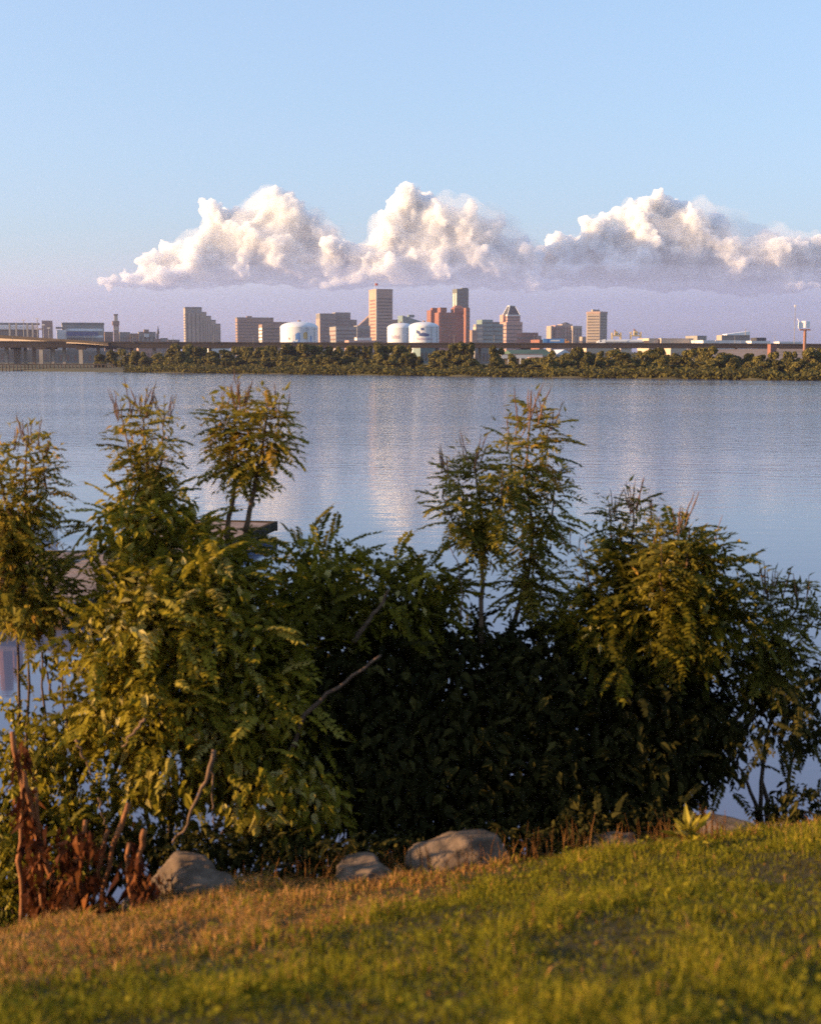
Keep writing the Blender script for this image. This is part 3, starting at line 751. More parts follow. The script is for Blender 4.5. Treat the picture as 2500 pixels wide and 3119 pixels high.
mb = MB(); mb.prism([(x0 + 1.5, YT - 1.2), (x1, YT - 1.2), (x1, YT + 1.2), (x0 + 1.5, YT + 1.2)], z + .7, [z + 2.6, z + 3.5, z + 3.5, z + 2.6]); mb.build('cab', M['white'], r)
mb = MB(); mb.box((x0 + .9, YT, z + 1.3), (1.4, 2.2, 1.4)); mb.build('hood', M['white'], r)
mb = MB(); mb.box((x0 + 2.6, YT - 1.22, z + 2.2), (1.2, .08, .8)); mb.build('side_window', M['glass'], r)
wheels(r, (x0 + 1.0, x1 - 1, x1 + 1, x2 - 4, x2 - 2.7, x2 - 1.4), YT - 1.05, z)
z = road(1980); r = empty('dark_truck', (bear(1963) * YT, YT, z), 'small dark truck right behind the silver tanker', 'truck')
x0, x1 = bear(1957) * YT, bear(1974) * YT
mb = MB(); mb.box(((x0 + x1) / 2 + .4, YT, z + 1.6), (x1 - x0 - .8, 2.3, 1.8)); mb.build('cargo_box', M['w_brown'], r)
mb = MB(); mb.box((x0 + .3, YT, z + 1.4), (1.3, 2.1, 1.5)); mb.build('cab', M['steel'], r); wheels(r, (x0 + .4, x1 - .8), YT - .95, z, .45)

# embankment at right, lit walls under the deck, shed by the shore
mb = MB(); Y = 780
vv = [[*at(2165, 1064, BY - 1)], [*at(2330, 1062, BY - 1)], [*at(2560, 1062, BY - 1)], [*at(2560, 1100, 820)], [*at(2290, 1100, 820)], [*at(2165, 1085, 850)]]
mb.add(vv[:4] + vv[4:], [[0, 5, 4, 1], [1, 4, 3, 2]])
mb.build('embankment', stone('embankment earth', (.20, .15, .12), .95, .2, .05), None); bpy.data.objects['embankment']['kind'] = 'structure'
def under_wall(pxl, pxr, yt, yb, Y, mat, label, n=6):
    r = broot('warehouse', (pxl + pxr) / 2, Y, label, 'building', 'warehouses glimpsed under the highway')
    i_ = block(r, 'wall', pxl, pxl + 2, pxr, yt, Y, M[mat], depth=20)
    strips(r, i_, n, M['glass_lit'], .3, .7, .2, name='opening'); parapet(r, i_, M['w_grey'], .5, name='roof')
under_wall(1783, 1870, 1060, 1072, 980, 'w_cream', 'sunlit cream warehouse under the highway below the five sided tower', 8)
under_wall(1888, 1923, 1062, 1072, 985, 'w_cream', 'sunlit cream warehouse under the highway below the cranes', 4)
under_wall(2040, 2090, 1060, 1100, 985, 'w_cream', 'sunlit cream warehouse under the highway below the long cream building', 5)
under_wall(1278, 1338, 1060, 1100, 960, 'teal', 'teal glass block under the highway below the crab mural tank', 5)
under_wall(640, 700, 1061, 1100, 985, 'w_white', 'white shed under the highway below the gap right of the stepped tower', 4)
under_wall(1444, 1500, 1062, 1100, 965, 'w_grey', 'grey shed under the highway below the teal office', 5)
under_wall(420, 470, 1061, 1100, 1000, 'w_pink', 'pinkish shed under the highway at left, above the low bushes', 4)
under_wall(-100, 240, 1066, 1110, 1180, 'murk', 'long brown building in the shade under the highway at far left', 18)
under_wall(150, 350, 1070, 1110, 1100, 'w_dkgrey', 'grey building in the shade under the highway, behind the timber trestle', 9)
r = broot('red_white_sign', 616, 965, 'small red and white hoarding below the highway under the stepped tower', 'sign')
block(r, 'board', 602, 603, 610, 1058, 965, M['redpaint'], depth=.6, yb=1070, z0=None); block(r, 'white_board', 610, 611, 622, 1058, 964, M['white'], depth=.6, yb=1070)
for px in (604, 620):
    mb = MB(); x = bear(px) * 966; mb.tube([[x, 966, 2], [x, 966, zat(px, 1064, 966)]], .2, 5); mb.build('post', M['steel'], r)

# open shed with green roof near the shore
r = broot('boathouse', 1580, 600, 'open white framed shed with green roof behind the shore trees', 'building')
Y = 600
pts, e1, e2, wd, d = foot(1561, 1563, 1682, Y + 40, 18); za, zb_ = zat(1600, 1082, Y + 40), zat(1600, 1066, Y + 40)
mb = MB(); mb.prism(pts, 2, za); mb.build('hall_wall', M['w_grey'], r)
mb = MB(); v = [[*q, za + .02] for q in pts] + [[*(pts[0] * .5 + pts[3] * .5), zb_], [*(pts[1] * .5 + pts[2] * .5), zb_ + .6]]; mb.add(v, [[0, 1, 5, 4], [2, 3, 4, 5]]); mb.add(v, [[1, 2, 5], [3, 0, 4]]); mb.build('green_roof', M['greenroof'], r)
pts, e1, e2, wd, d = foot(1524, 1527, 1652, Y, 12, R(6)); za = zat(1560, 1080, Y)
mb = MB(); mb.prism(pts, za - 1.6, za); mb.build('white_fascia', M['w_white'], r)
mb = MB(); mb.prism(inset(pts, 1.01), za + .01, za + .35); mb.build('flat_roof', M['w_pink'], r)
for k in range(7):
    q = pts[0] + e1 * wd * (k + .2) / 7; mb = MB(); mb.box((q[0], q[1] + .2, za / 2 - .8), (.7, .7, za - 1.6)); mb.build('column', M['w_white'], r)
mb = MB(); mb.prism([pts[0] + e2 * 8 + e1, pts[1] + e2 * 8 - e1, pts[2] - e1, pts[3] + e1], 1.5, za - 1.62); mb.build('back_wall', M['w_cream'], r)
pts, e1, e2, wd, d = foot(1620, 1622, 1672, Y - 20, 10, R(6)); za = zat(1640, 1098, Y - 20)
mb = MB(); mb.prism(pts, 1, za); mb.build('annex_wall', M['w_tan'], r); mb = MB(); mb.prism(inset(pts, 1.06), za + .01, [za + .3, za + .3, za + 1.6, za + 1.6]); mb.build('annex_roof', M['w_pink'], r)
r = broot('grey_gabled_shed', 1720, 640, 'grey gabled shed just right of the green roof', 'building')
pts, e1, e2, wd, d = foot(1690, 1692, 1745, 640, 14); za, zb_ = zat(1715, 1080, 640), zat(1715, 1064, 640)
mb = MB(); mb.prism(pts, 2, za); mb.build('wall', M['w_grey'], r)
mb = MB(); v = [[*q, za + .02] for q in pts] + [[*(pts[0] * .5 + pts[1] * .5), zb_], [*(pts[2] * .5 + pts[3] * .5), zb_]]; mb.add(v, [[0, 4, 5, 3], [4, 1, 2, 5]]); mb.add(v, [[0, 1, 4], [2, 3, 5]]); mb.build('roof', M['silver'], r)

# parked cars in the gap
def car_proto():
    r = empty('parked_car', (0, 0, 0), 'car', 'car', 'cars parked in the gap between shore trees')
    mb = MB(); mb.prism([(-2.1, -.85), (2.1, -.85), (2.1, .85), (-2.1, .85)], .35, .85); mb.build('body', M['cars'], r)
    mb = MB(); v = [[-1.5, -.8, .86], [1.2, -.8, .86], [1.2, .8, .86], [-1.5, .8, .86], [-1.1, -.65, 1.4], [.6, -.65, 1.4], [.6, .65, 1.4], [-1.1, .65, 1.4]]
    mb.add(v, [[4, 5, 6, 7], [0, 1, 5, 4], [1, 2, 6, 5], [2, 3, 7, 6], [3, 0, 4, 7]]); mb.build('cabin', M['glass'], r)
    for x in (-1.3, 1.3):
        for y in (-.8, .8):
            mb = MB(); mb.tube([[x, y - .1, .33], [x, y + .1, .33]], .33, 10); mb.build('wheel', M['black'], r)
    return r
def copy_tree(o, parent=None):
    c = o.copy(); COL.objects.link(c); c.parent = parent
    for ch in [x for x in bpy.data.objects if x.parent == o]: copy_tree(ch, c)
    return c
carp = car_proto()
cspots = [(1437, 1104), (1452, 1108), (1466, 1103), (1481, 1109), (1496, 1106), (1510, 1110)]
clabs = ['pale car parked below the teal office, leftmost in the gap', 'pale car parked second from left in the tree gap', 'pale car at the back of the tree gap, third from left', 'pale car parked fourth from left in the tree gap', 'pale car parked fifth from left in the tree gap', 'pale car parked beside the open white shed']
for k, ((px, py), lb) in enumerate(zip(cspots, clabs)):
    c = carp if k == 0 else copy_tree(carp)
    Yc = 470 + 14 * (k % 3); c.location = (bear(px) * Yc, Yc, zat(px, py, Yc) - .6); c.location.z = 1.45; c.rotation_euler = (0, 0, .3 * (k % 3)); c['label'] = lb

# timber trestle at left ---------------------------------------------------
r = empty('timber_trestle', (bear(190) * 640, 640, 0), 'low dark timber trestle standing in the water at far left', 'trestle')
Y = 634; x0, x1 = bear(-160) * Y, bear(345) * Y
zt = zat(150, 1108, Y)
mb = MB(); mb.box(((x0 + x1) / 2, Y, zt - .25), (x1 - x0, 3, .55)); mb.build('deck', M['trestle'], r)
mb = MB(); mb.box(((x0 + x1) / 2, Y - 1.3, zt - 1.5), (x1 - x0, .25, .3)); mb.build('lower_rail', M['trestle'], r)
n = 46
for k in range(n):
    x = x0 + (x1 - x0) * k / (n - 1) + random.uniform(-.15, .15)
    mb = MB(); mb.tube([[x + random.uniform(-.15, .15), Y - 1.4, -.5], [x, Y - 1.3, zt - .5]], .30, 6); mb.build('pile', M['trestle'], r)

# ------------------------------------------------------------------ far shore trees
def leaf_quad_template():
    return np.array([[-.5, -.5, 0], [.5, -.5, .08], [.5, .5, 0], [-.5, .5, .08]]), np.array([[0, 1, 2, 3]])

def rand_rots(n, axis_dirs, jitter=.6):
    z = axis_dirs + RNG.normal(0, jitter, (n, 3)); z /= np.linalg.norm(z, axis=1)[:, None] + 1e-9
    t = RNG.normal(0, 1, (n, 3)); x = np.cross(t, z); x /= np.linalg.norm(x, axis=1)[:, None] + 1e-9
    y = np.cross(z, x)
    return np.stack([x, y, z], -1)

def crown_mesh(seed, npuff=15, per=80, size=.13, squash=1.0):
    """unit crown: about 1 wide (radius .5) and 1 high, base at z=0"""
    rng = np.random.default_rng(seed)
    mb = MB(); tv, tf = leaf_quad_template(); base_t = rng.uniform(.25, .62)
    for k in range(npuff):
        a = rng.uniform(0, 2 * math.pi); zc = rng.uniform(.16, .84)
        rr = .36 * math.sqrt(max(.05, 1 - abs(zc - .42) * 1.5)) * math.sqrt(rng.uniform(.1, 1))
        c = np.array([math.cos(a) * rr, math.sin(a) * rr, zc * squash]); pr = rng.uniform(.11, .20)
        d = rng.normal(0, 1, (per, 3)); d /= np.linalg.norm(d, axis=1)[:, None]
        rad = pr * rng.uniform(.55, 1.12, per)[:, None]
        P = c + d * rad * np.array([1, 1, .85])
        s = size * rng.uniform(.5, 1.1, per)
        Mx = rand_rots(per, d + np.array([0, 0, .3]), .55) * s[:, None, None]
        mb.batch(tv, tf, P, Mx, np.clip(rng.normal(base_t + .18 * rng.normal(), .17, per), 0, 1))
    return mb.mesh('crown')
CROWNS = [crown_mesh(100 + k, npuff=16 + 2 * (k % 4), per=190, size=.078) for k in range(7)]
for c in CROWNS: c.materials.append(M['leaf_far'])
def trunk_mesh():
    mb = MB(); mb.tube([[0, 0, -.05], [.01, 0, .3], [.0, .02, .6]], [.035, .028, .012], 6)
    for a in range(4):
        mb.tube([[0, 0, .28 + .06 * a], [.2 * math.cos(a * 1.7), .2 * math.sin(a * 1.7), .55 + .05 * a]], [.015, .006], 5)
    me = mb.mesh('trunk'); me.materials.append(M['bark']); return me
TRUNK = trunk_mesh()
LM = [(470, 'the church spire'), (585, 'the stepped tower'), (645, 'the right steps of the stepped tower'), (715, 'the left end of the brown brick block'), (770, 'the rooftop box of the brown brick block'), (825, 'the brown slab with white end'),
      (880, 'the left side of the lone white tank'), (935, 'the right side of the lone white tank'), (990, 'the dark grey office'), (1050, 'the hotel slab'), (1105, 'the pink terrace block'), (1160, 'the tallest tower'), (1215, 'the half hidden tank'), (1290, 'the crab mural tank'),
      (1350, 'the left half of the red brick complex'), (1405, 'the right half of the red brick complex'), (1480, 'the teal office'), (1558, 'the pyramid roof tower'), (1620, 'the low red block'), (1690, 'the blue trailer'), (1745, 'the apartment towers'),
      (1815, 'the five sided tower'), (1878, 'the left crane'), (1937, 'the right crane'), (1990, 'the short cream shed'), (2060, 'the long cream building'), (2130, 'the grey raised shed'), (2190, 'the left end of the ship'), (2245, 'the right end of the ship'), (2315, 'the dark roofed box'), (2360, 'the brick hut'), (2417, 'the radio mast'), (2470, 'the billboard')]
prof_x = [555, 587, 614, 656, 694, 743, 795, 830, 878, 941, 1014, 1056, 1115, 1188, 1230, 1268, 1285, 1330, 1345, 1386, 1420, 1436, 1445, 1480, 1500, 1515, 1530, 1615, 1660, 1685, 1719, 1757, 1790, 1809, 1844, 1903, 1970, 2014, 2045, 2070, 2108, 2160, 2195, 2202, 2261, 2313, 2369, 2420, 2438, 2470, 2560]
prof_y = [1050, 1061, 1066, 1067, 1070, 1062, 1050, 1056, 1055, 1046, 1056, 1062, 1057, 1052, 1050, 1060, 1086, 1084, 1072, 1054, 1052, 1060, 1084, 1100, 1085, 1054, 1090, 1096, 1085, 1063, 1078, 1063, 1076, 1066, 1069, 1070, 1066, 1063, 1080, 1086, 1067, 1053, 1070, 1080, 1080, 1082, 1074, 1072, 1052, 1062, 1060]
trees = []
px = 540.0
k = 0
while px < 2640:                                    # back row follows the tree line
    yt = np.interp(px, prof_x, prof_y)
    if not (1431 < px < 1500) and not (1525 < px < 1612) and not (1284 < px < 1332): trees.append((px, yt + RNG.uniform(-3, 9), 40 + RNG.uniform(-8, 10), RNG.uniform(40, 84), 'back'))
    px += RNG.uniform(24, 44); k += 1
px = 560.0
while px < 2640:                                    # front row, lower
    yt = np.interp(px, prof_x, prof_y); sh = shore_py(px)
    top = max(yt + 18, sh - 58) + RNG.uniform(-6, 8)
    if 1431 < px < 1500: top = sh - 26
    trees.append((px, min(top + RNG.uniform(-4, 14), sh - 20), 12 + RNG.uniform(-4, 8), RNG.uniform(40, 80), 'front'))
    px += RNG.uniform(28, 52)
for px, yt in ((305, 1082), (345, 1073), (378, 1069), (412, 1072), (446, 1074), (480, 1080), (515, 1085), (545, 1086)):
    trees.append((px, yt, 60, 50, 'left'))
for px in (1556, 1640, 1600): trees.append((px, {1556: 1084, 1640: 1098, 1600: 1100}[px], 26, 44, 'shed'))
assign = {}
for t in trees:
    j = min(range(len(LM)), key=lambda q: abs(LM[q][0] - t[0])); assign.setdefault((t[4], j), []).append(t)
ORD = ['leftmost', 'second from left', 'third from left', 'fourth from left', 'fifth from left', 'sixth from left', 'seventh from left', 'eighth from left', 'ninth from left', 'tenth from left']
ti = 0
for (row, j), ts in sorted(assign.items()):
    ts.sort()
    for q, (px, yt, off, wpx, row) in enumerate(ts):
        Yt = shoreD(px) + off
        zg = 1.2 if off < 30 else 1.6
        zt = zat(px, yt, Yt); hgt = max(2.5, zt - zg) ; wid = wpx * mpp(Yt) * RNG.uniform(.9, 1.15)
        side = '' if len(ts) == 1 else (('left one, ' if q == 0 else 'right one, ') if len(ts) == 2 else ORD[q] + ', ')
        kind = {'back': 'tall back row tree', 'front': 'low waterline tree', 'left': 'pale tree under the highway', 'shed': 'round tree by the white shed'}[row]
        lm = LM[j][1]
        lab = f'{kind}, {side}below {lm}'
        o = empty('shore_tree', (bear(px) * Yt, Yt, zg), lab, 'tree', 'trees along the far shore')
        rz = RNG.uniform(0, 6.28)
        c = bpy.data.objects.new('crown', CROWNS[ti % 7]); COL.objects.link(c); c.parent = o; c.scale = (wid, wid, hgt * 1.2); c.rotation_euler = (0, 0, rz); c.location = (0, 0, -.02 * hgt)
        t_ = bpy.data.objects.new('trunk', TRUNK); COL.objects.link(t_); t_.parent = o; t_.scale = (hgt * .7, hgt * .7, hgt); t_.rotation_euler = (0, 0, rz)
        ti += 1
# waterline scrub (ground cover)
mb = MB(); tv, tf = leaf_quad_template()
n = 26000
pxr_ = RNG.uniform(375, 2620, n); dd = RNG.uniform(-.5, 7, n)
Ds = np.array([shoreD(p) for p in pxr_]); bb = np.array([bear(p) for p in pxr_])
hh = np.array([mnoise.noise(Vector((p * .013, 3.3, 0))) + .5 * mnoise.noise(Vector((p * .05, 1.3, 0))) for p in pxr_])
zz = .2 + RNG.uniform(0, 1, n) ** 1.2 * (1.7 + 1.6 * hh + dd * .2)
P = np.stack([bb * Ds, Ds + dd, np.maximum(zz, .1)], -1)
Mx = rand_rots(n, np.array([0, -.3, .8]), .7) * RNG.uniform(.35, .8, n)[:, None, None]
mb.batch(tv, tf, P, Mx, np.clip(.35 + .3 * np.array([mnoise.noise(Vector((p * .03, 9, 0))) for p in pxr_]) + RNG.normal(0, .14, n), 0, 1))
tag(mb.build('waterline_scrub', M['leaf_far']), 'low green scrub and reeds along the far waterline', 'scrub', None, 'stuff')
# hazy distant tree belt far behind (reads as one mass)
mb = MB(); n = 9000
pxr_ = RNG.uniform(-250, 2750, n); Ys = RNG.uniform(1210, 1420, n)
P = np.stack([np.array([bear(p) for p in pxr_]) * Ys, Ys, 2 + RNG.uniform(0, 1, n) * 9], -1)
mb.batch(tv, tf, P, rand_rots(n, np.array([0, -.5, .6]), .7) * RNG.uniform(1.5, 3.2, n)[:, None, None], RNG.uniform(0, .5, n))
tag(mb.build('distant_tree_belt', M['leaf_far']), 'hazy belt of trees behind the highway', 'trees', None, 'stuff')

# ------------------------------------------------------------------ pier, posts, boat
r = empty('wooden_pier', (-7, 34, 0), 'weathered plank pier reaching right over the water behind the left bushes', 'pier')
ZD = .44
def deck_pt(px, py):
    d = ray(px, py); t = (ZD - H) / d[2]; return (CAM + d * t)[:2]
Rend = deck_pt(832, 1592); Rnear = deck_pt(330, 1808)
dirv = (Rend - Rnear) / np.linalg.norm(Rend - Rnear); nrm = np.array([-dirv[1], dirv[0]])
L = np.linalg.norm(Rend - Rnear) + 2.5; Wd = 3.0
start = Rend - dirv * L
ang = math.atan2(dirv[1], dirv[0])
mb = MB(); npl = int(L / .17)
for k in range(npl):
    c = start + dirv * (L * (k + .5) / npl) + nrm * Wd / 2
    mb.box((c[0], c[1], ZD - .03 + random.uniform(-.006, .006)), (L / npl * .9, Wd + random.uniform(-.05, .05), .06), ang, random.random())
mb.build('planks', M['plank'], r)
for s in (0, 1):
    c = start + dirv * L / 2 + nrm * (-.06 if s == 0 else Wd + .06); mb = MB(); mb.box((c[0], c[1], ZD - .10), (L, .12, .30), ang); mb.build('fascia', M['plank_edge'], r)
c = start + dirv * (L + .06) + nrm * Wd / 2; mb = MB(); mb.box((c[0], c[1], ZD - .12), (.12, Wd + .24, .32), ang); mb.build('fascia', M['plank_edge'], r)
mb = MB(); c = start + dirv * L / 2 + nrm * Wd / 2; mb.box((c[0], c[1], ZD - .36), (L - .5, Wd - .3, .5), ang); mb.build('float', M['pile'], r)
for k in range(6):
    for s in (.1, Wd - .1):
        c = start + dirv * (L * (k + .6) / 6) + nrm * s; mb = MB(); mb.tube([[c[0], c[1], -1], [c[0], c[1], ZD - .1]], .14, 8); mb.build('pile', M['pile'], r)
# side float to the left
r = empty('side_float', (-11, 34, 0), 'side float of grey planks joining the pier at the left edge', 'pier')
c0 = deck_pt(60, 1690)
mb = MB()
for k in range(26):
    mb.box((c0[0] - 2.6 + k * .22, c0[1], ZD - .06), (.2, 2.2, .06), 0); 
mb.build('planks', M['plank'], r)
mb = MB(); mb.box((c0[0] + .2, c0[1], ZD - .3), (5.9, 2.3, .4)); mb.build('frame', M['plank_edge'], r)
# pilings at left edge
for k, (px, py, ytop, Yp) in enumerate(((14, 1935, 1700, 30.0), (46, 1925, 1712, 30.6))):
    p = at(px, py, Yp); zt = zat(px, ytop, Yp)
    r = empty('mooring_pile', (p[0], Yp, 0), ['thick brown mooring pile at the left picture edge', 'brown mooring pile second from the left edge'][k], 'mooring pile', 'mooring piles at left')
    mb = MB(); mb.tube([[p[0], Yp, -1], [p[0], Yp, .5], [p[0] + .02, Yp, zt]], [.17, .16, .14], 10); mb.build('post', M['dead_stalk'], r)
    mb = MB(); mb.lathe([[.15, zt + .005], [.15, zt + .05], [.01, zt + .14]], (p[0] + .02, Yp, 0), 10); mb.build('cap', M['pile'], r)
# small white boat at left edge
p = at(0, 1640, 44); r = empty('small_boat', (p[0], 44, 0), 'small white boat moored past the pier at the left edge', 'boat')
mb = MB(); v = []
for s in np.linspace(0, 1, 9):
    hw = .85 * math.sin(min(1, (s * .92 + .08) * 1.15) * math.pi / 2) if s < .9 else .85; hw = .85 * (1 - (1 - s) ** 2.5) + .02
    x = p[0] + 1.9 - 4.2 * s
    for a, (yy, z) in enumerate(((-hw, .95 - .2 * s), (-hw * .75, .05), (0, -.12), (hw * .75, .05), (hw, .95 - .2 * s))): v.append([x, 44 + yy, z])
f = [[i * 5 + j, i * 5 + j + 1, (i + 1) * 5 + j + 1, (i + 1) * 5 + j] for i in range(8) for j in range(4)] + [[40, 41, 43, 44]]
mb.add(v, f); mb.add(v[40:45], [[1, 2, 3, 0]][:0] or [[0, 1, 3, 4]]); mb.build('hull', M['white_boat'], r, True)
mb = MB(); mb.prism([(p[0] - .9, 43.5), (p[0] + .4, 43.5), (p[0] + .4, 44.5), (p[0] - .9, 44.5)], .6, [1.7, 1.4, 1.4, 1.7]); mb.build('cabin', M['white_boat'], r)
mb = MB(); mb.box((p[0] - .2, 43.47, 1.2), (.8, .04, .3)); mb.build('cabin_window', M['glass'], r)
c1 = deck_pt(86, 1680); mb = MB(); mb.box((c1[0], c1[1], ZD + .12), (.62, .3, .2), .15); mb.box((c1[0], c1[1], ZD + .235), (.66, .34, .03), .15)
tag(mb.build('storage_box', M['white_boat'], None, False, (c1[0], c1[1], ZD)), 'flat white box lying on the side float at left', 'box')

# ------------------------------------------------------------------ near bank terrain
EDGE = [(-900, 2950), (0, 2835), (300, 2770), (500, 2745), (1000, 2692), (1250, 2668), (1600, 2636), (2000, 2575), (2500, 2505), (3300, 2440)]
EY = 7.5
ex = np.array([at(p, q, EY)[0] for p, q in EDGE]); ez = np.array([at(p, q, EY)[2] for p, q in EDGE])
Z33 = at(1250, 3119, 3.3)[2]
def gz(x, y):
    x = np.asarray(x, float); y = np.asarray(y, float)
    ze = np.interp(x, ex, ez)
    zn = Z33 + (ze - np.interp(0, ex, ez)) * .35
    t = (np.maximum(y, 2.0) - 3.3) / (EY - 3.3)
    z1 = zn + (ze - zn) * t
    z2 = ze - .40 * (y - EY) - .045 * (y - EY) ** 2
    z = np.where(y < EY, z1, np.maximum(z2, -.9))
    z = z + .03 * np.sin(x * 2.1 + y * 1.3) * np.sin(y * 1.7 - x) + .015 * np.sin(x * 5.3 + 1) * np.sin(y * 4.7)
    return z
gx, gy = np.meshgrid(np.linspace(-14, 14, 141), np.linspace(-4, 17, 106))
V = np.stack([gx, gy, gz(gx, gy)], -1).reshape(-1, 3)
nx, ny = 141, 106
f = np.array([[j * nx + i, j * nx + i + 1, (j + 1) * nx + i + 1, (j + 1) * nx + i] for j in range(ny - 1) for i in range(nx - 1)])
mb = MB(); mb.add(V, f); tag(mb.build('bank_ground', M['soil'], None, True), None, None, None, 'structure')

# grass ---------------------------------------------------------------------
def blades(n, xr, yr, hfun, wid, keep, tintf, lean=.5, seg=2):
    x = RNG.uniform(*xr, n); y = RNG.uniform(yr[0] ** .5, yr[1] ** .5, n) ** 2
    nz = np.array([mnoise.noise(Vector((a * 2.6, b * 1.6, 1.7))) + .8 * mnoise.noise(Vector((a * 8.5, b * 5.5, 4.1))) for a, b in zip(x, y)])
    m = keep(x, y, nz); x, y, nz = x[m], y[m], nz[m]; n = len(x)
    z = gz(x, y) - .01
    h = hfun(x, y, nz) * RNG.uniform(.55, 1.25, n)
    az = RNG.uniform(0, 2 * math.pi, n); ln = np.abs(RNG.normal(0, lean, n))
    w_ = wid * RNG.uniform(.7, 1.4, n)
    dx, dy = np.cos(az), np.sin(az); sx, sy = -dy, dx
    fa = RNG.uniform(0, math.pi, n); sx, sy = np.cos(fa), np.sin(fa)
    b0 = np.stack([x - sx * w_ / 2, y - sy * w_ / 2, z], -1); b1 = np.stack([x + sx * w_ / 2, y + sy * w_ / 2, z], -1)
    mx, my, mz = x + dx * ln * h * .35, y + dy * ln * h * .35, z + h * .62
    m0 = np.stack([mx - sx * w_ * .38, my - sy * w_ * .38, mz], -1); m1 = np.stack([mx + sx * w_ * .38, my + sy * w_ * .38, mz], -1)
    tp = np.stack([x + dx * ln * h, y + dy * ln * h, z + h * (1 - .25 * np.minimum(ln, 1.5))], -1)
    V = np.stack([b0, b1, m1, m0, tp], 1).reshape(-1, 3)
    base = (np.arange(n) * 5)[:, None]
    mb = MB(); t = tintf(x, y, nz)
    mb.add(V, base + np.array([[0, 1, 2, 3]]), t)
    nb = mb.n; mb.n = 0; mb.v.append(np.zeros((0, 3)))
    mb.loops.append((base + np.array([[3, 2, 4]])).reshape(-1)); mb.sizes.append(np.full(n, 3)); mb.tint.append(t); mb.n = nb
    return mb
def dryness(x, y):
    """1 at the dry strip by the bank edge (wider on the left), 0 in green lawn"""
    e = np.interp(x, [-3.2, -1.37, -.46, 0, .64, 1.2, 2.5], [5.3, 4.2, 2.9, 1.7, .65, .25, .16])
    return np.clip((y - (EY - e)) / .9 + .25 * np.sin(x * 7 + y * 3) * np.sin(y * 5), 0, 1)
def lawn_keep(x, y, nz): return RNG.uniform(0, 1, len(x)) < np.clip(1 - .8 * dryness(x, y) + .15 * nz, .12, 1)
mb = blades(230000, (-5.5, 5.5), (2.0, 7.9), lambda x, y, nz: .032 + .062 * np.clip(nz + .35, 0, 1.3), .0055, lawn_keep,
            lambda x, y, nz: np.clip(.40 + .32 * nz + RNG.normal(0, .17, len(x)), 0, 1), .8)
tag(mb.build('lawn_grass', M['grass']), 'short green lawn grass in the foreground', 'grass', None, 'stuff')
def dry_keep(x, y, nz): return RNG.uniform(0, 1, len(x)) < np.clip(dryness(x, y) * (.75 + .5 * nz) + .04, 0, 1)
mb = blades(120000, (-5.5, 5.0), (3.4, 8.6), lambda x, y, nz: .035 + .07 * np.clip(nz + .2, 0, 1) , .006, dry_keep,
            lambda x, y, nz: np.clip(.45 + .25 * nz + RNG.normal(0, .2, len(x)), 0, 1), 1.1)
tag(mb.build('dry_grass', M['dry_grass']), 'dry orange brown grass strip along the bank edge', 'grass', None, 'stuff')
# small broad weeds mixed in the lawn
tvc = np.array([[0, 0, 0], [.35, .45, .1], [0, 1, 0], [-.35, .45, .1]]); tfc = np.array([[0, 1, 2, 3]])
n = 26000
x = RNG.uniform(-5, 5, n); y = RNG.uniform(1.5, 2.75, n) ** 2
nz = np.array([mnoise.noise(Vector((a * 3.1, b * 3.1, 8.7))) for a, b in zip(x, y)])
m = (nz > .02) & (RNG.uniform(0, 1, n) < 1 - .85 * dryness(x, y)); x, y, nz = x[m], y[m], nz[m]; n = len(x)
P = np.stack([x, y, gz(x, y) + RNG.uniform(.015, .07, n) * (1 + nz)], -1)
mb = MB(); mb.batch(tvc, tfc, P, rand_rots(n, np.array([0, 0, 1.0]), .45) * RNG.uniform(.012, .026, n)[:, None, None], np.clip(.4 + .25 * nz + RNG.normal(0, .14, n), 0, 1))
tag(mb.build('clover', M['grass']), 'clover and small weeds mixed through the lawn', 'clover', None, 'stuff')

# ------------------------------------------------------------------ rocks
def rock(px, pyb, wpx, hpx, Y, label, mat='rock', seed=1, name='boulder', dscale=.8):
    p = at(px, pyb, Y); wd = wpx * mpp(Y)
    top = zat(px, pyb - hpx * .68, Y); bot = min(p[2], float(gz(p[0], Y + wd * .2))) - .02; hg = (top - bot) / .95
    bm = bmesh.new(); bmesh.ops.create_icosphere(bm, subdivisions=5, radius=1.0)
    rr_ = random.Random(seed); planes = []
    for _ in range(16):
        q = Vector((rr_.gauss(0, 1), rr_.gauss(0, 1), rr_.gauss(0, 1))).normalized(); planes.append((q, rr_.uniform(.72, 1.0)))
    for v in bm.verts:
        d = v.co.normalized()
        a = mnoise.noise(d * 1.1 + Vector((seed * 3.7, 0, 0))) * .35 + mnoise.noise(d * 2.7 + Vector((0, seed, 0))) * .16 + mnoise.noise(d * 7 + Vector((0, 0, seed))) * .05 + mnoise.noise(d * 18) * .018
        cell = mnoise.cell(d * 2.3 + Vector((seed, seed, 0))) * .06
        fac = min([1.12] + [h_ / max(d.dot(q), .05) for q, h_ in planes])
        v.co = d * (fac * (1 + a * .45) + cell * .5)
        v.co.x *= wd / 2; v.co.y *= wd / 2 * dscale; v.co.z = min(max(v.co.z, -.45), .98 - .1 * abs(v.co.x) / wd) * hg * .72
    me = bpy.data.meshes.new(name); bm.to_mesh(me); bm.free(); me.materials.append(M[mat])
    for q in me.polygons: q.use_smooth = True
    o = bpy.data.objects.new(name, me); COL.objects.link(o); o.location = (p[0], Y + wd * .3, top - .72 * hg); o.rotation_euler = (0, 0, seed * .8)
    o.rotation_euler = (0, 0, .15 * math.sin(seed * 2.1))
    return tag(o, label, 'rock', 'rocks along the bank edge')
rock(1410, 2655, 320, 135, 7.6, 'large grey boulder at the bank edge under the dark bushes', seed=3)
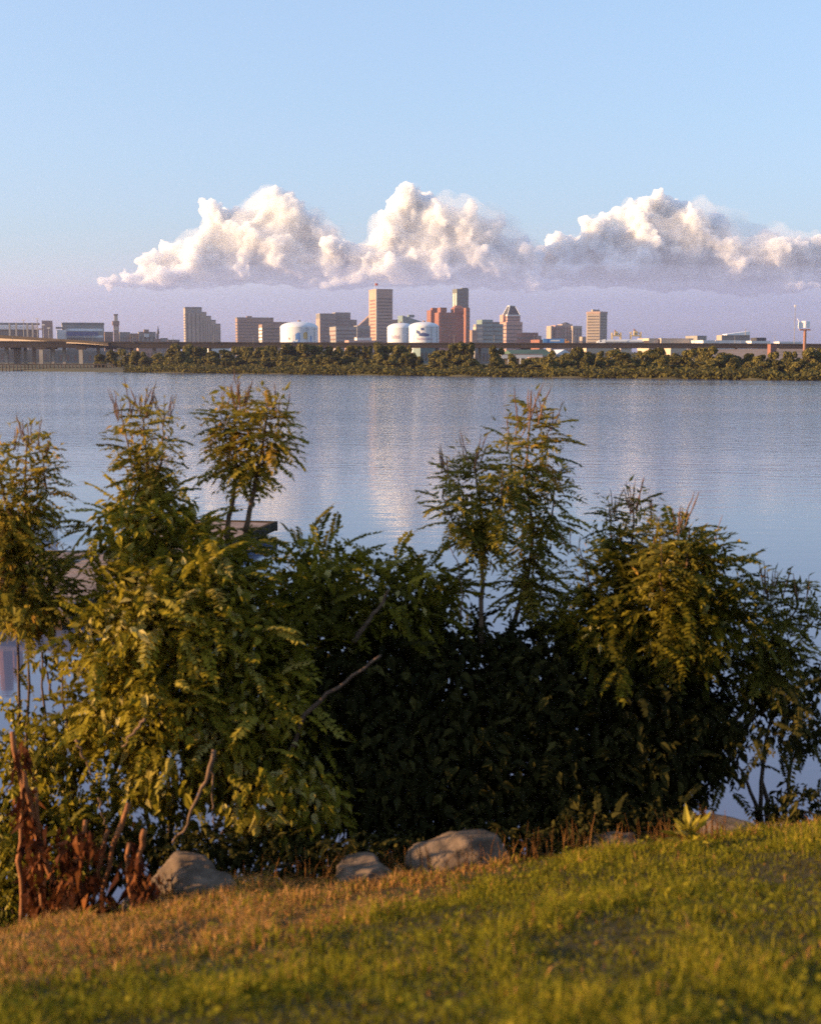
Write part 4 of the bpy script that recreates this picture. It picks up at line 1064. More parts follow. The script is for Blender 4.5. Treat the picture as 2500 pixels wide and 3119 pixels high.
rock(1110, 2690, 200, 80, 7.45, 'smaller grey rock left of the large boulder', seed=5)
rock(600, 2725, 230, 95, 7.3, 'bluish grey rock among dry grass at left', seed=8)
rock(430, 2745, 120, 75, 7.2, 'small brown rock leaning left of the bluish one', 'rock_warm', seed=9)
rock(560, 2655, 250, 50, 7.62, 'long brown rock behind the bluish rock', 'rock_warm', seed=11, dscale=.5)
rock(1900, 2600, 230, 55, 7.9, 'flat grey rock behind the lawn edge right of center', seed=15)
rock(2230, 2555, 260, 45, 8.0, 'flat grey slab between the weed and the right corner shrub', seed=17)

# ------------------------------------------------------------------ plants
def frond_template(nl=9, seed=0, droop=.35):
    rng = np.random.default_rng(seed)
    V, Fq = [], []
    def curve(s): return np.array([.04 * math.sin(s * 3 + seed), s, .18 * s - droop * s * s])
    pts = [curve(s) for s in np.linspace(0, 1, 6)]
    for i in range(5):
        b = len(V); w0, w1 = .012 * (1 - i / 7), .012 * (1 - (i + 1) / 7)
        V += [pts[i] + [-w0, 0, 0], pts[i] + [w0, 0, 0], pts[i + 1] + [w1, 0, 0], pts[i + 1] + [-w1, 0, 0]]; Fq.append([b, b + 1, b + 2, b + 3])
    for k in range(nl):
        s = .16 + .80 * k / (nl - 1); c = curve(s)
        ln = (.30 * math.sin(min(1, .35 + s * .75) * math.pi * .5) * (1 - .45 * s)) * rng.uniform(.85, 1.15)
        for sd in (-1, 1):
            a = R(rng.uniform(12, 34)); dp = rng.uniform(.15, .65)
            d = np.array([sd * math.cos(a), math.sin(a), -dp]); d /= np.linalg.norm(d)
            wv = np.cross(d, [0, 0, 1.0]); wv /= np.linalg.norm(wv); wv = wv * .062 * rng.uniform(.8, 1.3) + np.array([0, 0, rng.uniform(-.012, .012)])
            b = len(V); V += [c, c + d * ln * .42 + wv, c + d * ln, c + d * ln * .42 - wv]; Fq.append([b, b + 1, b + 2, b + 3])
    b = len(V); c = curve(1.0); V += [c, c + [.04, .08, -.04], c + [0, .2, -.12], c + [-.04, .08, -.04]]; Fq.append([b, b + 1, b + 2, b + 3])
    return np.array(V), np.array(Fq)
FRONDS = [frond_template(9 + k % 3, k, (.25, .4, .55, .7)[k % 4]) for k in range(8)]
BROAD = (np.array([[0, 0, 0], [.34, .18, .07], [.36, .5, .09], [.0, 1.05, -.16], [-.36, .5, .09], [-.34, .18, .07], [0, .5, .0]]), np.array([[0, 1, 2, 6], [6, 2, 3, 3], [0, 6, 4, 5], [6, 3, 3, 4]]))
BROADV = np.array([[0, 0, 0], [.26, .14, .08], [.30, .48, .12], [.03, 1.08, -.24], [-.27, .50, .08], [-.27, .16, .10]])
BROADF = np.array([[0, 1, 2, 3], [0, 3, 4, 5]])
LANCEV = np.array([[0, 0, 0], [.17, .35, .04], [0, 1, -.12], [-.17, .35, .04]]); LANCEF = np.array([[0, 1, 2, 3]])

CURLV = np.array([[0, 0, 0], [.20, .25, .07], [.24, .6, .05], [.06, 1.0, -.30], [-.16, .55, .10], [-.18, .22, .10]]); CURLF = np.array([[0, 1, 2, 3], [0, 3, 4, 5]])

def frames(d, up):
    d = d / (np.linalg.norm(d, axis=1)[:, None] + 1e-9)
    x = np.cross(d, up); x /= np.linalg.norm(x, axis=1)[:, None] + 1e-9
    z = np.cross(x, d)
    return np.stack([x, d, z], -1)

def poly(pxs, Y, jit=0.0, dy=0.0):
    """photo polyline -> world polyline at depth Y (+dy along it)"""
    n = len(pxs); out = []
    for i, (a, b) in enumerate(pxs):
        out.append(at(a, b, Y + dy * i / max(1, n - 1)))
    return np.array(out)

def resample(P, n):
    seg = np.linalg.norm(np.diff(P, axis=0), axis=1); s = np.concatenate([[0], np.cumsum(seg)]); t = np.linspace(0, s[-1], n)
    return np.stack([np.interp(t, s, P[:, k]) for k in range(3)], -1)

def put_fronds(mb, P, n, L, f0=.3, tint=.5, tilt_top=34, tilt_bot=-22, jit=.18, tj=.13):
    """fronds spiralling round the polyline P, between fraction f0 and 1"""
    s = np.sort(RNG.uniform(0, 1, n)) * .96 + .04 * RNG.uniform(0, 1, n)
    m = len(P) - 1; t = (f0 + (1 - f0) * s) * m; i = np.minimum(t.astype(int), m - 1); fr = (t - i)[:, None]
    Q = P[i] * (1 - fr) + P[i + 1] * fr
    az = np.arange(n) * 2.399 + RNG.normal(0, .4, n)
    el = np.radians(tilt_bot + (tilt_top - tilt_bot) * s ** 1.6 + RNG.normal(0, 10, n))
    d = np.stack([np.cos(az) * np.cos(el), np.sin(az) * np.cos(el), np.sin(el)], -1)
    Ls = L * (1.05 - .34 * s ** 2) * RNG.uniform(.7, 1.15, n)
    Mx = frames(d, np.array([0, 0, 1.0]) + RNG.normal(0, .2, (n, 3))) * Ls[:, None, None]
    tn = np.clip(tint + RNG.normal(0, tj, n), 0, 1)
    for k in range(8):
        q = np.arange(n) % 8 == k
        mb.batch(FRONDS[k][0], FRONDS[k][1], Q[q], Mx[q], tn[q])

def spikes(mb, tip, n, L, spread=.3):
    for k in range(n):
        a = RNG.uniform(0, 2 * math.pi); o = tip + np.array([math.cos(a), math.sin(a), 0]) * L * RNG.uniform(.03, .36) + np.array([0, 0, -L * RNG.uniform(.1, .4)])
        d = np.array([math.cos(a) * spread * RNG.uniform(.2, 1), math.sin(a) * spread * RNG.uniform(.2, 1), 1.0]); Lk = L * RNG.uniform(.6, 1.1)
        pts = [o + d * Lk * t + RNG.normal(0, Lk * .012, 3) for t in np.linspace(0, 1, 7)]
        rr = np.array([.09, .05, .08, .055, .07, .045, .02]) * L * .30 * RNG.uniform(.8, 1.2, 7)
        mb.tube(pts, rr, 5, RNG.uniform(0, 1))

def sapling(label, Y, shoots, spk=None, leafmat_='leaf_sapling', tint=.5, name='sapling', barkm='pale_bark', group='feathery saplings on the bank'):
    """shoots: (photo polyline, base radius px, n fronds, frond length px, f0, dy)"""
    b0 = shoots[0][0][0]
    p = at(b0[0], b0[1], Y)
    r = empty(name, (p[0], p[1], p[2]), label, 'shrub' if name == 'shrub' else 'sapling', group)
    lf, tr, sp = MB(), MB(), MB()
    for pl, rpx, nf, Lpx, f0, dy in shoots:
        P = resample(poly(pl, Y, 0, dy), 14); s = mpp(Y)
        P[1:-1] += RNG.normal(0, 2.0 * s, (12, 3))
        tr.tube(P, np.linspace(rpx * s, max(1.2, rpx * .25) * s, 14), 7)
        if nf:
            put_fronds(lf, P, int(nf * 1.0), Lpx * s, f0, tint, tj=.2)
            nq = nf * 4; k0 = int(f0 * 13); Q = P[RNG.integers(k0, 14, nq)]            # loose leaflets filling the crown
            dq = RNG.normal(0, 1, (nq, 3)); dq /= np.linalg.norm(dq, axis=1)[:, None]
            rq = Lpx * s * .72 * RNG.uniform(.15, 1, nq) ** .7
            lf.batch(LANCEV, LANCEF, Q + dq * rq[:, None] * np.array([1, 1, .75]), frames(dq + RNG.normal(0, .5, (nq, 3)) + np.array([0, 0, -.3]), RNG.normal(0, .6, (nq, 3)) + np.array([0, 0, 1.0])) * (Lpx * s * RNG.uniform(.16, .34, nq))[:, None, None], np.clip(tint + RNG.normal(.05, .22, nq), 0, 1))
    tr.build('trunk', M[barkm], r, True)
    if lf.n: lf.build('foliage', M[leafmat_], r)
    if spk:
        for (px, py, n, L) in spk:
            sp = MB(); spikes(sp, at(px, py, Y), int(n * 1.5), L * mpp(Y), .45); sp.build('seed_head', M['spike'], r)
    return r

sapling('twin stemmed feathery sapling standing before the end of the pier', 9.0,
        [([(690, 1640), (705, 1540), (722, 1430), (715, 1330), (725, 1215)], 9, 46, 122, .46, .1),
         ([(745, 1620), (770, 1500), (790, 1420), (805, 1330), (815, 1225)], 9, 46, 122, .46, -.1),
         ([(722, 1430), (690, 1350), (668, 1235)], 4, 22, 100, .2, .15), ([(790, 1420), (840, 1340), (855, 1250)], 4, 24, 105, .2, -.15)],
        [(735, 1215, 7, 100), (845, 1240, 5, 105), (680, 1225, 2, 70)], tint=.62)
sapling('narrow feathery sapling topped with seed spikes, left of the twin stemmed one', 9.0,
        [([(450, 1620), (450, 1500), (445, 1380), (430, 1225)], 8, 60, 112, .12, .1), ([(460, 1500), (495, 1400), (500, 1260)], 5, 34, 100, .1, -.2), ([(440, 1480), (400, 1400), (375, 1280)], 5, 32, 92, .1, .2)],
        [(430, 1235, 6, 105), (375, 1265, 4, 90), (495, 1250, 4, 90)], tint=.55)
sapling('bushy feathery sapling cut by the left picture edge', 8.6,
        [([(70, 1900), (70, 1700), (75, 1500), (85, 1325)], 9, 80, 118, .12, .1), ([(60, 1650), (10, 1500), (-30, 1360)], 6, 44, 110, .1, -.2), ([(80, 1600), (140, 1500), (130, 1370)], 6, 40, 100, .1, .2), ([(60, 1900), (-60, 1750), (-130, 1500)], 6, 40, 110, .1, .2),
         ([(80, 1880), (150, 1790), (170, 1690)], 5, 34, 100, .1, 0), ([(40, 1930), (20, 1840), (10, 1720)], 5, 36, 110, .1, 0)],
        [(90, 1335, 4, 90), (40, 1350, 3, 70), (130, 1370, 2, 70)], tint=.56)
sapling('single trunk feathery sapling with rounded crown right of center', 9.2,
        [([(1466, 1960), (1466, 1860), (1468, 1750), (1474, 1640), (1460, 1520), (1440, 1385)], 9, 52, 118, .5, .1), ([(1470, 1650), (1410, 1540), (1380, 1420)], 5, 32, 112, .15, .2), ([(1474, 1640), (1525, 1540), (1530, 1430)], 5, 32, 105, .15, -.2), ([(1468, 1660), (1380, 1590), (1345, 1510)], 4, 22, 105, .2, -.2)],
        [(1435, 1395, 5, 95), (1370, 1420, 3, 100), (1350, 1500, 1, 90)], tint=.5)
sapling('tall leaning feathery sapling overlapping the single trunk one, its top highest on the right', 9.6,
        [([(1565, 1900), (1610, 1760), (1625, 1620), (1600, 1450), (1615, 1235)], 8, 86, 118, .12, .2), ([(1620, 1700), (1680, 1580), (1690, 1440)], 5, 38, 110, .08, .2), ([(1610, 1560), (1560, 1450), (1545, 1330)], 4, 26, 100, .15, -.2), ([(1610, 1480), (1665, 1380), (1675, 1270)], 4, 26, 100, .15, .1), ([(1575, 1860), (1640, 1820), (1670, 1730)], 4, 18, 110, .1, 0)],
        [(1610, 1250, 6, 105), (1670, 1275, 3, 100), (1560, 1330, 2, 90)], tint=.47)
sapling('dense dark feathery sapling with spiky top at right', 9.2,
        [([(1905, 2020), (1915, 1850), (1925, 1680), (1930, 1520)], 9, 80, 110, .1, .1), ([(1910, 1750), (1860, 1640), (1855, 1545)], 5, 36, 98, .1, .2), ([(1920, 1750), (1990, 1660), (2010, 1570)], 5, 36, 98, .1, -.2), ([(1900, 1950), (1800, 1800), (1765, 1670)], 6, 44, 105, .1, -.1), ([(1900, 1960), (1790, 1890), (1740, 1800)], 5, 24, 100, .2, .2)],
        [(1925, 1530, 6, 95), (1870, 1545, 3, 85), (1985, 1570, 3, 80), (1755, 1660, 2, 80)], tint=.36)
sapling('broad drooping sapling at right with yellow green middle', 8.9,
        [([(2020, 2060), (2060, 1880), (2090, 1740), (2100, 1610)], 8, 60, 125, .1, .1), ([(2060, 1850), (2150, 1740), (2180, 1650)], 5, 40, 120, .1, .1), ([(2050, 1900), (2010, 1780), (2015, 1660)], 5, 40, 115, .1, -.2), ([(2040, 1950), (2140, 1880), (2190, 1800)], 5, 30, 115, .15, .1)],
        [(2060, 1590, 4, 120), (2170, 1620, 1, 70)], tint=.45)
sapling('feathery sapling with bare lower stem at the right picture edge', 9.0,
        [([(2170, 2330), (2240, 2200), (2320, 2060), (2345, 1920), (2350, 1775)], 7, 64, 122, .48, .1), ([(2340, 1960), (2420, 1860), (2440, 1780)], 5, 32, 112, .1, .2), ([(2335, 1980), (2270, 1900), (2265, 1810)], 5, 30, 108, .1, -.2), ([(2330, 2040), (2430, 1960), (2490, 1870)], 4, 28, 115, .1, .1), ([(2320, 2060), (2250, 2010), (2225, 1930)], 4, 16, 100, .2, .2)],
        [(2350, 1790, 6, 100), (2440, 1800, 3, 90)], tint=.3, leafmat_='leaf_sapling')

# dense bushes -------------------------------------------------------------
def bush(label, ells, n_leaf, size, mat, tint=.45, nf=0, Lf=.2, stems=(), name='bush', style='broad', shell=3.2, thr=-.16, group='bushes on the bank', droop=.8, barkm='bark', nstem=9):
    e0 = ells[0]
    base = at(e0[0], e0[1] + e0[4], e0[2]); base[2] = float(gz(base[0], base[1]))
    r = empty(name, tuple(base), label, 'bush', group)
    lf, tr = MB(), MB()
    vol = np.array([e[3] * e[4] for e in ells], float); vol /= vol.sum()
    def sample(n, sh):
        which = RNG.choice(len(ells), n, p=vol)
        d = RNG.normal(0, 1, (n, 3)); d /= np.linalg.norm(d, axis=1)[:, None]
        rr = RNG.uniform(0, 1, n) ** (1 / sh)
        C = np.array([at(e[0], e[1], e[2]) for e in ells]); S = np.array([[e[3] * mpp(e[2]), e[5], e[4] * mpp(e[2])] for e in ells])
        bump = np.array([mnoise.noise(Vector(tuple(C[w] * .7 + q * 1.8))) for w, q in zip(which, d)])
        P = C[which] + d * S[which] * (rr * (1 + .28 * bump))[:, None]
        return P, d
    P, d = sample(n_leaf, shell)
    nz = np.array([mnoise.noise(Vector(tuple(p * 3.6))) + .5 * mnoise.noise(Vector(tuple(p * 9.0))) for p in P])
    g = gz(P[:, 0], P[:, 1])
    m = (nz > thr) & (P[:, 2] > g + .02); P, d, nz = P[m], d[m], nz[m]; n = len(P)
    ax = d * .55 + RNG.normal(0, .55, (n, 3)) + np.array([0, 0, -droop])
    upv = d * .7 + np.array([0, 0, .5]) + RNG.normal(0, .45, (n, 3))
    s = size * RNG.uniform(.4, 1.35, n)
    Mx = frames(ax, upv) * s[:, None, None]
    tn = np.clip(tint + .3 * nz + RNG.normal(0, .22, n), 0, 1)
    tn = np.where(RNG.uniform(0, 1, n) < .025, 1.0, tn)
    if style == 'broad':
        q = RNG.uniform(0, 1, n) < .4
        lf.batch(BROADV, BROADF, P[q], Mx[q], tn[q]); q = ~q
        qa = q & (RNG.uniform(0, 1, n) < .5); qb = q & ~qa
        lf.batch(CURLV, CURLF, P[qa], Mx[qa] * 1.35, tn[qa]); lf.batch(LANCEV * np.array([1.25, 1, 1]), LANCEF, P[qb], Mx[qb] * 1.2, tn[qb])
    else:
        lf.batch(LANCEV, LANCEF, P, Mx, tn)
    if nf:
        P, d = sample(nf, 8)
        az = np.arctan2(d[:, 1], d[:, 0]) + RNG.normal(0, .5, nf); el = np.radians(np.clip(d[:, 2] * 50 + RNG.normal(0, 18, nf), -40, 65))
        dd = np.stack([np.cos(az) * np.cos(el), np.sin(az) * np.cos(el), np.sin(el)], -1)
        Mx = frames(dd, np.array([0, 0, 1.0]) + RNG.normal(0, .25, (nf, 3))) * (Lf * RNG.uniform(.65, 1.2, nf))[:, None, None]
        tn = np.clip(tint + .05 + RNG.normal(0, .15, nf), 0, 1)
        for k in range(8):
            q = np.arange(nf) % 8 == k; lf.batch(FRONDS[k][0], FRONDS[k][1], P[q], Mx[q], tn[q])
    lf.build('foliage', M[mat], r)
    C = [at(e[0], e[1], e[2]) for e in ells]
    for c in C[:nstem]:
        b = base + np.array([(c[0] - base[0]) * .35 + RNG.uniform(-.1, .1), (c[1] - base[1]) * .4, 0]); b[2] = float(gz(b[0], b[1])) - .05
        mid = (b * .5 + c * .5) + np.array([RNG.uniform(-.08, .08), 0, .1])
        PP = resample(np.array([b, mid, c]), 10); PP[1:-1] += RNG.normal(0, .012, (8, 3)); tr.tube(PP, np.linspace(.022, .006, 10), 6)
    tr.build('stems', M[barkm], r, True)
    for (pl, rpx, Yb, mt) in stems:
        b_ = MB(); PP = resample(poly(pl, Yb), 14); PP[1:-1] += RNG.normal(0, .006, (12, 3)); b_.tube(PP, np.linspace(rpx, rpx * .45, 14) * mpp(Yb), 7); b_.build('branch', M[mt], r, True)
    return r

# left sunlit mass
bush('leafy sunlit bush filling the left edge below the cut off sapling', [(40, 1760, 8.7, 130, 110, .35), (90, 1860, 8.6, 110, 70, .3), (-20, 1640, 8.8, 110, 100, .3)], 2600, .06, 'leaf_sapling', .5, 190, .2, thr=-.12, nstem=2)
bush('large sunlit yellow green bush of broad leaves, left of center', [(450, 1610, 9.0, 170, 130, .45), (590, 1690, 8.9, 150, 110, .4), (570, 1830, 8.8, 260, 190, .6), (420, 1940, 8.6, 220, 200, .5), (660, 1980, 8.8, 280, 240, .6), (480, 2130, 8.5, 220, 200, .45), (760, 2180, 8.7, 260, 220, .5)],
     17000, .066, 'leaf_broad', .56, 620, .24, [([(652, 2285), (630, 2380), (590, 2450), (560, 2530), (525, 2568)], 8, 7.95, 'pale_bark'), ([(646, 2330), (648, 2430), (646, 2535)], 4, 7.98, 'pale_bark'), ([(440, 2190), (400, 2240), (370, 2275)], 6, 7.9, 'pale_bark')], thr=-.22)
bush('hanging pale leaved bush above the bluish rock', [(560, 2330, 8.4, 190, 170, .35), (760, 2380, 8.4, 190, 160, .4), (900, 2430, 8.4, 180, 150, .4), (640, 2250, 8.5, 240, 120, .4)],
     5200, .08, 'leaf_broad', .58, 60, .2, thr=-.12, droop=1.3)
bush('loose dark leaved bush with water showing through, lower left', [(130, 2240, 8.6, 190, 130, .45), (60, 2420, 8.4, 150, 170, .4), (250, 2350, 8.6, 200, 160, .45), (330, 2480, 8.5, 170, 130, .4), (150, 2560, 8.2, 160, 140, .35), (250, 2180, 8.6, 110, 90, .35)],
     6200, .062, 'leaf_broad', .40, 150, .2, [([(230, 2255), (258, 2310), (285, 2368)], 5, 8.05, 'pale_bark'), ([(300, 2430), (312, 2470), (323, 2522)], 4, 8.0, 'pale_bark')], thr=.02)
bush('thin stemmed weed with pointed leaves over the water gap at left', [(190, 2030, 8.7, 60, 90, .2), (130, 1990, 8.7, 60, 60, .2), (220, 2110, 8.7, 90, 50, .25)], 90, .085, 'leaf_broad', .3, 0, .2, [([(155, 2110), (140, 2040), (122, 1960)], 4, 8.7, 'bark'), ([(90, 1910), (150, 1940), (200, 1965)], 4, 8.7, 'bark')], thr=-.5, style='lance')
# centre low bush with feathery top
bush('feathery topped bush in the middle, in front of the bright water patch', [(960, 1760, 9.2, 190, 120, .5), (1160, 1830, 9.3, 230, 120, .5), (1290, 1800, 9.4, 100, 100, .4), (900, 1900, 9.1, 220, 160, .5)],
     4600, .06, 'leaf_broad', .32, 330, .24, [([(1076, 1955), (1120, 1895), (1150, 1850), (1185, 1795)], 9, 8.75, 'bark'), ([(1402, 1880), (1406, 1800), (1395, 1720), (1368, 1665)], 3, 9.0, 'pale_bark')], thr=-.14)
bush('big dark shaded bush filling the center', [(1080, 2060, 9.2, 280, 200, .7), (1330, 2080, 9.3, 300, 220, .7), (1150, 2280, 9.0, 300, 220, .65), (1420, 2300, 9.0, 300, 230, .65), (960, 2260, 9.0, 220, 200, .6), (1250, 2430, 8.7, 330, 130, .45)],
     17000, .078, 'leaf_shade_dark', .4, 150, .25, [([(880, 2300), (930, 2168), (1000, 2113), (1080, 2060), (1160, 1996)], 9, 8.35, 'bark')], thr=-.3, shell=3.2)
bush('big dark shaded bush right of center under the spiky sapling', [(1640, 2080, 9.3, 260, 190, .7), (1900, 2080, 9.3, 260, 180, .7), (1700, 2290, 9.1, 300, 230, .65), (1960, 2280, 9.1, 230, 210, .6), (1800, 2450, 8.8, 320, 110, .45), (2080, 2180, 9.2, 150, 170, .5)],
     17000, .075, 'leaf_shade_dark', .42, 180, .24, [], thr=-.3, shell=3.2)
bush('broad rounded leafy shrub at right, between the dark bush and the drooping sapling', [(1960, 1830, 9.25, 190, 130, .5), (2090, 1770, 9.15, 150, 150, .45), (1860, 1930, 9.2, 170, 110, .5), (2110, 1930, 9.1, 130, 130, .45)], 5200, .065, 'leaf_broad', .26, 330, .24, [], thr=-.12)
bush('dark leafy branch mass at the right edge above the water', [(2360, 2080, 9.1, 160, 90, .4), (2300, 2190, 9.0, 150, 80, .4), (2430, 2190, 9.2, 110, 90, .4), (2210, 2280, 8.9, 70, 120, .3)],
     1500, .065, 'leaf_shade_dark', .6, 110, .2, [([(2050, 2330), (2180, 2250), (2300, 2180), (2420, 2110)], 6, 9.0, 'bark')], thr=-.05)
bush('low shaded undergrowth along the bank edge behind the left rocks', [(330, 2600, 8.1, 170, 90, .22), (600, 2590, 8.1, 180, 90, .22), (850, 2600, 8.1, 160, 90, .22), (1080, 2620, 8.0, 150, 80, .2)], 4200, .05, 'leaf_shade_dark', .62, 90, .15, thr=-.35)
bush('low shaded undergrowth behind the large boulder and the flat grey rock', [(1300, 2600, 8.2, 180, 80, .22), (1550, 2590, 8.2, 180, 80, .22), (1800, 2560, 8.2, 190, 80, .22), (2030, 2530, 8.3, 150, 80, .22)], 4200, .05, 'leaf_shade_dark', .5, 90, .15, thr=-.35)
bush('dark low leaves at the left edge below the dead stalks', [(60, 2660, 8.0, 120, 90, .25), (190, 2690, 7.9, 120, 60, .2), (20, 2520, 8.3, 90, 110, .3), (10, 2770, 7.75, 90, 60, .15)], 2300, .055, 'leaf_broad', .3, 40, .17, thr=-.25)
bush('brownish dark shrub at the right edge behind the lawn', [(2440, 2470, 8.6, 90, 70, .3), (2370, 2500, 8.6, 60, 60, .25), (2500, 2480, 8.6, 70, 80, .3)], 520, .06, 'leaf_shade_dark', .7, 36, .17, thr=-.3)

# dead reddish plants at left -------------------------------------------------
def dead_plant(label, Y, stalks, clumps, nl=160):
    p = at(stalks[0][0][-1][0], stalks[0][0][-1][1], Y); p[2] = float(gz(p[0], p[1]))
    r = empty('dead_plant', tuple(p), label, 'dead plant', 'dead rust brown plants at left')
    for pl, rpx in stalks:
        b_ = MB(); PP = poly(pl, Y); e = PP[-1].copy(); e[2] = min(e[2], float(gz(e[0], e[1])) - .02); PP = np.vstack([PP, e]); PP = resample(PP, 12); PP[1:-1] += RNG.normal(0, .004, (10, 3))
        b_.tube(PP, np.linspace(rpx, rpx * 1.1, 12) * mpp(Y) * RNG.uniform(.8, 1.2, 12), 7); b_.build('stalk', M['dead_stalk'], r, True)
    lf = MB()
    for (cx, cy, rx, ry, n) in clumps:
        P = np.array([at(cx + RNG.normal(0, rx * .5), cy + RNG.normal(0, ry * .5), Y + RNG.normal(0, .12)) for _ in range(n)])
        ax = RNG.normal(0, .35, (n, 3)) + np.array([0, 0, -1.0]); up = RNG.normal(0, 1, (n, 3))
        lf.batch(LANCEV * np.array([.75, 1, 2.0]), LANCEF, P, frames(ax, up) * (RNG.uniform(.5, 1.2, n) * .13)[:, None, None], np.clip(RNG.normal(.4, .25, n), 0, 1))
    lf.build('withered_leaves', M['leaf_dead'], r)
dead_plant('tall rust brown dead stalks at the left picture edge', 7.35, [([(38, 2230), (42, 2290), (66, 2350), (76, 2430), (66, 2510), (60, 2600), (70, 2820)], 9), ([(72, 2350), (88, 2430), (105, 2520), (132, 2600), (162, 2690), (190, 2800)], 10), ([(108, 2400), (118, 2500), (122, 2620), (130, 2800)], 7)],
           [(60, 2300, 25, 70, 24), (75, 2470, 30, 90, 60), (110, 2600, 40, 90, 70), (120, 2740, 50, 70, 80)])
dead_plant('sprawling rust brown dead clump between the stalks and the rocks', 7.25, [([(392, 2450), (345, 2570), (322, 2680), (290, 2780)], 8), ([(225, 2690), (232, 2740), (242, 2810)], 8), ([(260, 2500), (240, 2600), (220, 2700), (200, 2800)], 7), ([(330, 2530), (300, 2640), (280, 2780)], 7)],
           [(240, 2570, 70, 60, 90), (220, 2680, 80, 80, 130), (290, 2760, 60, 50, 70), (180, 2780, 60, 40, 60)])
dead_plant('short dark dead stalk just left of the bluish rock', 7.1, [([(440, 2530), (425, 2610), (415, 2680), (432, 2780)], 10), ([(395, 2570), (390, 2650), (405, 2760)], 8)], [(415, 2640, 30, 70, 70), (450, 2700, 50, 40, 50)])

# small weed on the lawn edge
p = at(2100, 2585, 7.2)
r = empty('weed', (p[0], p[1], float(gz(p[0], p[1]))), 'small sunlit weed with upright leaves on the lawn edge at right', 'weed')
lf = MB(); n = 46
az = RNG.uniform(0, 6.28, n); el = np.radians(RNG.uniform(15, 80, n)); d = np.stack([np.cos(az) * np.cos(el), np.sin(az) * np.cos(el), np.sin(el)], -1)
P = np.array([p[0], p[1], float(gz(p[0], p[1])) + .03]) + d * RNG.uniform(.0, .08, n)[:, None]
lf.batch(LANCEV, LANCEF, P, frames(d, RNG.normal(0, .4, (n, 3)) + np.array([0, 0, 1.0])) * RNG.uniform(.06, .14, n)[:, None, None], np.clip(RNG.normal(.75, .12, n), 0, 1)); lf.build('leaves', M['leaf_broad'], r)
st = MB(); st.tube([[p[0], p[1], float(gz(p[0], p[1])) - .02], [p[0], p[1], float(gz(p[0], p[1])) + .1]], .006, 6); st.build('stem', M['bark'], r)
# dry stalks standing along the bank edge (uncountable tangle)
mb = MB(); n = 520
for k in range(n):
    px = RNG.choice([RNG.uniform(900, 2250), RNG.uniform(350, 1300), RNG.uniform(900, 1500), RNG.uniform(1500, 2250)]); Yk = RNG.uniform(7.5, 8.2)
    x = bear(px) * Yk; z = float(gz(x, Yk)) - .02; h = RNG.uniform(.05, .26) ; a = RNG.uniform(0, 6.28); l = RNG.uniform(0, .5)
    mb.tube([[x, Yk, z], [x + math.cos(a) * l * h * .4, Yk + math.sin(a) * l * h * .4, z + h * .6], [x + math.cos(a) * l * h, Yk + math.sin(a) * l * h, z + h * .95]], [.003, .0025, .001], 4, RNG.uniform(-.4, .5), False)
tag(mb.build('dry_stalks', M['dry_grass']), 'tangle of thin dry stalks along the bank edge', 'dry stalks', None, 'stuff')

# ------------------------------------------------------------------ clouds (real volumes far behind the city)
def cloudmat(name, dens, col=(1, 1, 1), aniso=.1):
    m = bpy.data.materials.new(name); m.use_nodes = True; nt = m.node_tree; nt.nodes.clear()
    o = nt.nodes.new('ShaderNodeOutputMaterial'); v = nt.nodes.new('ShaderNodeVolumeScatter')
    v.inputs['Color'].default_value = (*col, 1); v.inputs['Density'].default_value = dens; v.inputs['Anisotropy'].default_value = aniso
    nt.links.new(v.outputs[0], o.inputs['Volume'])
    return m
def mistmat(name, dens, col, aniso=.1):
    m = bpy.data.materials.new(name); m.use_nodes = True; nt = m.node_tree; nt.nodes.clear()
    o = nt.nodes.new('ShaderNodeOutputMaterial'); v = nt.nodes.new('ShaderNodeVolumePrincipled')
    v.inputs['Color'].default_value = (*col, 1); v.inputs['Density'].default_value = dens; v.inputs['Anisotropy'].default_value = aniso; v.inputs['Density Attribute'].default_value = ''
    nt.links.new(v.outputs[0], o.inputs['Volume'])
    return m
CY = 15000.0
